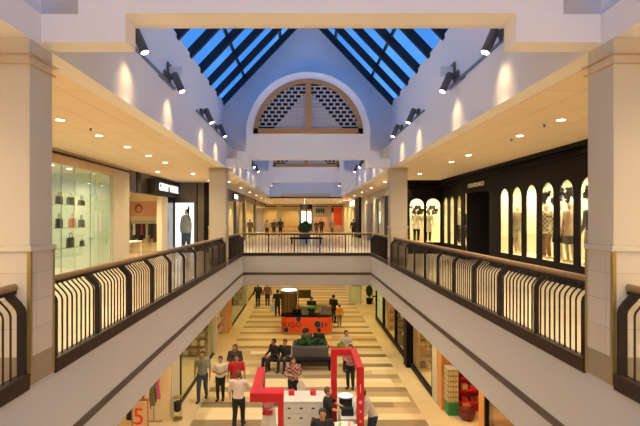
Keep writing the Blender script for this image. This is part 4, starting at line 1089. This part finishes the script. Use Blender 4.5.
for lab, x0, x1, yy, mm in (('dark timber shelving seen through the large right-hand window downstairs', 4.95, 6.7, 20.8, 'amber'), ('timber shelving behind the yellow window beyond the dark pier', 4.95, 6.7, 27.9, 'amber'),
                           ('shelving deep in the glazed shop at the lower left', -6.5, -4.5, 22.8, 'plum'), ('pale shelving in the far left glazed shop', -6.0, -4.45, 35.9, 'base')):
    su = thing('shelf_unit', lab, 'shelf', ((x0+x1)/2, yy, LF))
    m = BX(x0, x1, yy-.04, yy, LF, LF+2.5)
    for z in (.05, .5, .95, 1.4, 1.85, 2.3): m.box(x0, x1, yy-.35, yy-.04, LF+z, LF+z+.035)
    n_ = 5
    for i in range(n_+1): xx = x0 + (x1-x0-.03)*i/n_; m.box(xx, xx+.03, yy-.35, yy-.04, LF+.05, LF+2.33)
    m.build('shelves', mm, su)
    rn = random.Random(int(yy)); bxm = MB()
    for z in (.1, .54, .99, 1.44, 1.89):
        for i in range(n_):
            xx = x0 + (x1-x0)*(i+.2)/n_
            o = BX(xx, xx+.2, yy-.3, yy-.1, LF+z, LF+z+.15+.12*rn.random()).build('boxed_goods', cloth(rn.choice([(.5, .42, .3), (.1, .07, .05), (.3, .1, .05), (.25, .22, .15)])))
            tag(recenter(o, (xx+.1, yy-.2, LF+z)), 'boxed goods on the ' + lab.split(' seen')[0].split(' behind')[0].split(' deep')[0].split(' in the')[0] + f', {ORD[int(z*2.3)]} shelf up, {ORD[i]} along', 'box', 'goods on ' + lab[:40])
# far right: potted tree, table, glass screen
pt = thing('potted_tree', 'slim dark potted tree in the far right of the lower hall', 'plant', (PX(369.3, 36.5), 36.5, LF))
MB().lathe([(.2, 0), (.26, .45), (.22, .45)], (PX(369.3, 36.5), 36.5, LF)).build('pot', 'dark', pt, smooth=True)
MB().tube([(PX(369.3, 36.5), 36.5, LF+.4), (PX(369.3, 36.5), 36.5, LF+1.3)], .03).build('trunk', 'base', pt)
leaves((PX(369.3, 36.5), 36.5, LF+1.0), .30, 500, .1, 6, (.8, .8, 1.5)).build('foliage', 'leaf', pt)
gs = thing('glass_screen', 'low pale green glass screen at the far right of the lower hall', 'screen', (PX(355, 36.8), 36.8, LF))
BX(PX(350, 36.8), PX(361, 36.8), 36.8, 36.83, LF+.1, LF+1.3).build('pane', M('frosted mint glass', (.55, .68, .5), .2), gs)
for p in (350, 361): BX(PX(p, 36.8)-.02, PX(p, 36.8)+.02, 36.79, 36.84, LF, LF+1.35).build('post', 'metal', gs)
tbm = thing('side_table', 'small dark table beside the potted tree', 'table', (PX(374.5, 36.5), 36.5, LF))
BX(PX(372.5, 36.5), PX(377, 36.5), 36.3, 36.7, LF+.55, LF+.6).build('tabletop', 'dark', tbm)
for dx in (373, 376.5): BX(PX(dx, 36.5)-.02, PX(dx, 36.5)+.02, 36.48, 36.52, LF, LF+.55).build('leg', 'dark', tbm)
es = thing('ceiling_sign', 'small red sign hanging from the far right ceiling edge', 'sign', (3.75, 42, ZC))
BX(3.5, 4.0, 42, 42.06, 3.42, 3.62).build('sign_face', EM('red sign glow', (.8, .12, .08), 1.0), es)
for x in (3.6, 3.9): BX(x-.01, x+.01, 42.02, 42.04, 3.62, ZC).build('hanger', 'metal', es)
bm2 = thing('directory_stand', 'dark slatted stand beyond the glass screen', 'stand', (PX(356, 44), 44, LF))
for i in range(5): BX(PX(352+1.9*i, 44), PX(353+1.9*i, 44), 44, 44.1, LF+.2, LF+1.0).build('slat', 'dark', bm2)
BX(PX(351.5, 44), PX(361.5, 44), 44, 44.1, LF, LF+.2).build('base', 'dark', bm2)

# ------------------------------------------------------------------ bench with planter
bn = thing('bench', 'long low black bench in front of the planter in the lower hall', 'bench', (-.2, 20.5, LF))
BX(-1.6, 1.25, 20.45, 20.95, LF+.38, LF+.46).build('seat', 'dark', bn, bevel=.01)
for x in (-1.5, -.2, 1.1): BX(x, x+.08, 20.5, 20.9, LF, LF+.38).build('leg', 'dark', bn)
pl = thing('planter', 'long grey planter box filled with low green plants', 'planter', (.3, 21.6, LF))
BX(-.48, 1.12, 21.1, 22.1, LF, LF+.86).build('planter_box', 'grey', pl, bevel=.03)
BX(-.42, 1.06, 21.16, 22.04, LF+.8, LF+.87).build('soil', 'soil', pl)
leaves((.32, 21.6, LF+.95), .75, 800, .09, 11, (1, .55, .17)).build('foliage', 'leaf', pl)
bb = thing('bench', 'dark bench hidden behind the planter, carrying two seated people', 'bench', (.5, 22.9, LF))
BX(-.2, 1.25, 22.7, 23.1, LF+.36, LF+.42).build('seat', 'dark', bb)
for x in (-.1, 1.1): BX(x, x+.06, 22.75, 23.05, LF, LF+.36).build('leg', 'dark', bb)

# ------------------------------------------------------------------ orange kiosk
k0 = thing('kiosk_counter', 'orange juice kiosk counter with blue discs and rounded corners', 'kiosk', (.2, 28.2, LF))
def rrect(x0, x1, y0, y1, r, n=8):
    out = []
    for cx, cy, a in ((x1-r, y1-r, 0), (x0+r, y1-r, PI/2), (x0+r, y0+r, PI), (x1-r, y0+r, 1.5*PI)):
        out += [(cx + r*math.cos(a + PI/2*i/n), cy + r*math.sin(a + PI/2*i/n)) for i in range(n+1)]
    return out
KX0, KX1, KY = PX(281, 26.8), PX(332.5, 26.8), 26.8
MB().prism(rrect(KX0, KX1, KY, KY+1.0, .4), 2, LF+.12, LF+1.0).build('counter_body', 'orange', k0, smooth=True)
MB().prism(rrect(KX0+.06, KX1-.06, KY+.05, KY+.95, .36), 2, LF, LF+.12).build('plinth', 'brass', k0)
MB().prism(rrect(KX0-.03, KX1+.03, KY-.03, KY+1.03, .4), 2, LF+1.0, LF+1.05).build('countertop', 'dark', k0)
for px, pz, r in ((298.5, .88, .14), (286.2, .28, .14), (305, .22, .17), (317.5, .60, .18)):
    xx = PX(px, 26.8); yy = KY - .012
    MB().loft([((xx, KY+.01, LF+pz), (r+.03, 0, 0), (0, 0, r+.03)), ((xx, KY-.008, LF+pz), (r+.03, 0, 0), (0, 0, r+.03))], 24).build('disc_ring', M('pale ring', (.6, .2, .12), .5), k0)
    MB().loft([((xx, KY, LF+pz), (r, 0, 0), (0, 0, r)), ((xx, KY-.016, LF+pz), (r, 0, 0), (0, 0, r))], 24).build('disc', 'blue', k0)
text('lettering', 'JUGO', .42, M('dark red letters', (.16, .008, .01), .5), (PX(292, 26.8), KY-.01, LF+.56), (PI/2, 0, 0), k0, .006)
BX(PX(321.5, 26.8), PX(323, 26.8), KY-.015, KY, LF+.42, LF+.72).build('mark_bar', 'blue', k0)
MB().prism([(PX(325, 26.8), LF+.68), (PX(328, 26.8), LF+.56), (PX(325, 26.8), LF+.44)], 1, KY-.012, KY).build('mark_arrow', M('dark red mark', (.3, .02, .02), .5), k0)
dr = thing('ribbed_drum', 'tall brown ribbed drum with a glowing pale blue disc on top', 'lamp', (PX(289, 28.4), 28.4, LF))
cx, cy = PX(289, 28.4), 28.4
MB().lathe([(.36, .0), (.42, 1.2), (.47, 2.1)], (cx, cy, LF), 32).build('drum', M('brown drum', (.30, .18, .08), .5), dr, smooth=True)
for i in range(18):
    a = 2*PI*i/18
    MB().tube([(cx + .37*math.cos(a), cy + .37*math.sin(a), LF), (cx + .49*math.cos(a), cy + .49*math.sin(a), LF+2.12)], .016, 6).build('rib', 'kick', dr)
MB().lathe([(.49, 2.12), (.51, 2.16), (.51, 2.26)], (cx, cy, LF), 32).build('rim', 'brass', dr, smooth=True)
MB().lathe([(.47, 2.26), (.40, 2.32), (.2, 2.35)], (cx, cy, LF), 32).build('glowing_disc', EM('cyan glow', (.45, .92, 1.), 1.6), dr, smooth=True)
# appliances on the kiosk
def appliance(label, px, D, w_, d_, h_, mat, z=1.05, name='juice_machine', top=None):
    x = PX(px, D); t = thing(name, label, 'appliance', (x, D, LF+z))
    BX(x-w_/2, x+w_/2, D-d_/2, D+d_/2, LF+z, LF+z+h_*.35).build('base', mat, t, bevel=.01)
    BX(x-w_*.42, x+w_*.42, D-d_*.1, D+d_/2, LF+z+h_*.35, LF+z+h_*.8).build('housing', mat, t, bevel=.01)
    BX(x-w_/2, x+w_/2, D-d_*.4, D+d_/2, LF+z+h_*.8, LF+z+h_).build('head', top or mat, t, bevel=.01)
    MB().tube([(x, D-d_*.3, LF+z+h_*.8), (x, D-d_*.3, LF+z+h_*.6)], .02).build('spout', 'metal', t)
    return t
appliance('low black machine at the left of the orange counter', 297, 27.3, .55, .4, .30, mt['dark'])
appliance('steel blender station in the middle of the orange counter', 305, 27.3, .4, .4, .50, mt['metal'])
appliance('black coffee machine with green lid on the orange counter', 311, 27.4, .45, .4, .42, mt['darker'], top=mt['green'])
appliance('steel juicer at the right of the orange counter', 324, 27.4, .42, .4, .62, mt['metal'], top=mt['peach'])
appliance('small brown machine next to the right-hand juicer', 329, 27.3, .3, .35, .45, mt['base'])
cb = thing('menu_board', 'dark menu board over the juice kiosk', 'board', (PX(304, 29.8), 29.8, LF))
BX(PX(298, 29.8), PX(311, 29.8), 29.8, 29.86, LF+1.55, LF+2.05).build('board', M('olive board', (.12, .10, .04), .5), cb)
for p in (298.5, 310.5): BX(PX(p, 29.8)-.02, PX(p, 29.8)+.02, 29.8, 29.84, LF, LF+1.55).build('post', 'metal', cb)
bc = thing('back_counter', 'cream back counter of the juice kiosk', 'counter', (PX(308, 28.5), 28.5, LF))
BX(PX(297, 28.5), PX(322, 28.5), 28.2, 28.7, LF, LF+1.0).build('cabinet', 'shopcream', bc); BX(PX(296.5, 28.5), PX(322.5, 28.5), 28.15, 28.75, LF+1.0, LF+1.05).build('countertop', 'white', bc)
rn = random.Random(12)
for i in range(10):
    c = [(.6, .05, .03), (.7, .35, .03), (.1, .35, .05), (.7, .65, .2), (.5, .45, .4)][i % 5]; nm2 = ['red', 'orange', 'green', 'yellow', 'white'][i % 5]
    x = PX(298.5 + 2.4*i, 28.4)
    t = thing('fruit_jar', f'{nm2} jar on the kiosk back counter, {ORD[i]} from the left', 'jar', (x, 28.4, LF+1.05), 0, 'jars on the kiosk back counter')
    MB().lathe([(.07, 0), (.075, .02), (.075, .24), (.06, .27)], n=12).build('jar_body', cloth(c), t, local=True, smooth=True)
    MB().lathe([(.062, .27), (.062, .31)], n=12).build('lid', 'metal', t, local=True, smooth=True)

# ------------------------------------------------------------------ red and white kiosk
ZTp = LF + 2.45
g = thing('red_gate', 'right-hand red gate frame of the white kiosk', 'gate', (1.3, 14, LF))
BX(.87, 1.05, 14.83, 15.02, LF, ZTp-.19).build('post', 'red', g); BX(1.47, 1.66, 13.05, 13.24, LF, ZTp-.19).build('post', 'red', g)
BX(.87, 1.66, 14.83, 15.02, ZTp-.19, ZTp).build('cross_beam', 'red', g); BX(1.47, 1.66, 13.05, 14.83, ZTp-.19, ZTp).build('side_beam', 'red', g)
wh = M('faint pink mark', (.75, .25, .25), .5)
for z, r in ((1.5, .05), (1.25, .035), (.98, .035), (.7, .03)): MB().loft([((1.565, 13.05, LF+z), (r, 0, 0), (0, 0, r)), ((1.565, 13.045, LF+z), (r, 0, 0), (0, 0, r))], 14).build('round_mark', wh, g)
BX(1.55, 1.575, 13.045, 13.05, LF+1.75, LF+2.0).build('logo_mark', wh, g)
g = thing('red_gate', 'left-hand red gate frame of the white kiosk, nearer the walkers', 'gate', (-.9, 12, LF))
BX(-1.23, -1.03, 11.1, 13.1, ZTp-.2, ZTp).build('side_beam', 'red', g); BX(-1.03, -.45, 11.1, 11.5, ZTp-.2, ZTp).build('cross_beam', 'red', g)
BX(-.58, -.45, 11.1, 11.3, LF, ZTp-.2).build('post', 'red', g); BX(-1.10, -1.03, 13.0, 13.1, LF, ZTp-.2).build('post', 'red', g)
# counters
c = thing('counter', 'long white drawer counter across the back of the kiosk', 'counter', (.1, 14.8, LF))
BX(-.62, .86, 14.45, 15.3, LF, LF+.96).build('cabinet', 'white', c, bevel=.01); BX(-.65, .86, 14.42, 15.34, LF+.96, LF+1.0).build('countertop', 'white', c)
kn = M('dark knob', (.03, .02, .02), .4)
for ix in range(4):
    for iz in range(3):
        x0 = -.58 + .36*ix
        d_ = BX(x0, x0+.33, 14.425, 14.45, LF+.08+.29*iz, LF+.34+.29*iz).build('drawer', 'white', c)
        BX(x0+.12, x0+.21, 14.40, 14.425, LF+.20+.29*iz, LF+.235+.29*iz).build('handle', kn, d_)
c = thing('counter', 'white side counter under the right red gate', 'counter', (1.3, 14, LF))
BX(1.08, 1.62, 13.3, 14.8, LF, LF+.92).build('cabinet', 'white', c, bevel=.01); BX(1.05, 1.65, 13.27, 14.82, LF+.92, LF+.96).build('countertop', 'white', c)
c = thing('counter', 'white front counter at the lower edge right of the attendants', 'counter', (1.1, 12.2, LF))
BX(.75, 1.42, 11.9, 12.9, LF, LF+.92).build('cabinet', 'white', c, bevel=.01); BX(.72, 1.45, 11.88, 12.92, LF+.92, LF+.96).build('countertop', 'white', c)
for px, lab in ((291.5, 'red box on the white counter, in front of the checked top'), (313, 'red box on the white counter, nearer the attendant')):
    D = 15.0; o = BX(PX(px, D)-.09, PX(px, D)+.09, 14.9, 15.1, LF+1.0, LF+1.14).build('red_box', 'red', bevel=.01); tag(recenter(o, (PX(px, D), D, LF+1.0)), lab, 'box')
lm = thing('round_mirror', 'round lit white mirror disc on the kiosk side counter', 'mirror', (1.25, 14.1, LF+.96))
BX(1.07, 1.43, 13.95, 14.3, LF+.96, LF+1.24).build('stand', 'darker', lm, bevel=.01)
MB().lathe([(.06, .27), (.21, .30), (.22, .34)], (1.25, 14.1, LF+.96), 28).build('rim', 'metal', lm, smooth=True)
MB().lathe([(.21, .34), (.15, .37), (.05, .38)], (1.25, 14.1, LF+.96), 28).build('lit_face', EM('white lamp disc', (.85, .85, 1), 1.0), lm, smooth=True)
o = BX(1.08, 1.42, 13.45, 13.65, LF+.96, LF+1.16).build('black_case', 'darker', bevel=.01); tag(recenter(o, (1.25, 13.55, LF+.96)), 'black case in front of the round lit mirror', 'case')
mg = thing('brochure', 'open white brochure with green and pink print on the counter', 'brochure', (1.1, 12.4, LF+.96))
m = MB(); m.hexa([(.82, 12.2, LF+.97), (1.08, 12.2, LF+1.0), (1.08, 12.75, LF+1.12), (.82, 12.75, LF+1.08), (.82, 12.2, LF+.98), (1.08, 12.2, LF+1.01), (1.08, 12.75, LF+1.13), (.82, 12.75, LF+1.09)]); m.build('page', 'white', mg)
m = MB(); m.hexa([(1.08, 12.2, LF+1.0), (1.34, 12.2, LF+.97), (1.34, 12.75, LF+1.08), (1.08, 12.75, LF+1.12), (1.08, 12.2, LF+1.01), (1.34, 12.2, LF+.98), (1.34, 12.75, LF+1.09), (1.08, 12.75, LF+1.13)]); m.build('page', 'white', mg)
m = MB(); m.hexa([(.88, 12.3, LF+1.015), (.95, 12.3, LF+1.02), (1.02, 12.7, LF+1.115), (.95, 12.7, LF+1.11), (.88, 12.3, LF+1.02), (.95, 12.3, LF+1.03), (1.02, 12.7, LF+1.125), (.95, 12.7, LF+1.12)]); m.build('print_green', M('print green', (.2, .45, .15), .6), mg)
m = MB(); m.hexa([(1.14, 12.3, LF+1.02), (1.2, 12.3, LF+1.015), (1.26, 12.7, LF+1.105), (1.2, 12.7, LF+1.11), (1.14, 12.3, LF+1.03), (1.2, 12.3, LF+1.025), (1.26, 12.7, LF+1.115), (1.2, 12.7, LF+1.12)]); m.build('print_pink', M('print pink', (.75, .2, .2), .6), mg)
# promotional stand inside the left gate
st = thing('display_stand', 'white tapered display stand topped by a pink and white ball', 'display', (-.88, 11.4, LF))
cx, cy = -.86, 11.75
MB().loft([((cx, cy, LF), (.36, 0, 0), (0, .3, 0)), ((cx+.03, cy, LF+1.3), (.22, 0, 0), (0, .2, 0)), ((cx+.03, cy, LF+1.88), (.13, 0, 0), (0, .12, 0))], 4).build('body', 'white', st)
MB().ball((cx+.02, cy, LF+2.04), .17, 20).build('ball', M('pink and white ball', (.85, .3, .38), .3, var=.5, scale=5), st, smooth=True)
MB().ball((cx+.24, cy-.05, LF+2.0), .12, 16, (1.3, .6, .6)).build('cap', 'metal', st, smooth=True)
BX(cx-.12, cx+.12, cy-.14, cy-.02, LF+1.74, LF+1.84).build('red_collar', 'red', st)
MB().box(cx-.16, cx-.10, cy-.24, cy-.20, LF+.95, LF+1.25).build('bottle_print', 'darker', st)
c = thing('counter', 'white counter below the left red gate', 'counter', (-.8, 12.5, LF))
BX(-1.0, -.6, 12.3, 13.4, LF, LF+.95).build('cabinet', 'white', c, bevel=.01); BX(-1.02, -.58, 12.28, 13.42, LF+.95, LF+1.0).build('countertop', 'white', c)
# bags and bundle
t = thing('shopping_bag', 'pale blue shopping bag carried by the walker in black', 'bag', (PX(272.5, 31.8), 31.8, LF+.35))
BX(-.15, .15, -.07, .07, 0, .42).build('bag_body', cloth((.35, .45, .65)), t, local=True, bevel=.01) if False else MB().box(-.15, .15, -.07, .07, 0, .42).build('bag_body', cloth((.35, .45, .65)), t, local=True)
MB().tube([(-.08, 0, .42), (-.02, 0, .56), (.04, 0, .56), (.1, 0, .42)], .008, 6).build('handle', 'white', t, local=True)
t = thing('shopping_bag', 'white plastic bag held by the person in the checked top', 'bag', (PX(301, 16.6), 16.5, LF+.55))
MB().loft([((0, 0, 0), (.12, 0, 0), (0, .06, 0)), ((0, 0, .22), (.15, 0, 0), (0, .07, 0)), ((0, 0, .38), (.06, 0, 0), (0, .03, 0))], 12).build('bag_body', cloth((.6, .58, .55)), t, local=True, smooth=True)
MB().tube([(-.03, 0, .36), (-.04, 0, .5), (0, 0, .56), (.04, 0, .5), (.03, 0, .36)], .008, 6).build('handle', 'white', t, local=True)
t = thing('rucksack', 'black rucksack on the back of the far left walker', 'bag', (PX(258.8, 35.15), 35.1, LF+1.0))
MB().ball((.05, 0, .18), .2, 12, (.9, .6, 1.2)).build('pack', 'darker', t, local=True, smooth=True)
MB().tube([(-.06, .06, .38), (-.06, .16, .3), (-.06, .12, .1)], .015, 6).tube([(.14, .06, .38), (.14, .16, .3), (.14, .12, .1)], .015, 6).build('strap', 'darker', t, local=True)
t = thing('green_bundle', 'green and yellow bundle held by the person in the pale shirt', 'bundle', (PX(341, 20.05), 20.05, LF+.98))
leaves((0, 0, .16), .2, 220, .07, 21).build('bundle_leaves', M('lime leaves', (.28, .36, .05), .6), t, local=True); MB().lathe([(.05, -.02), (.12, .12)], n=12).build('wrap', 'red', t, local=True)
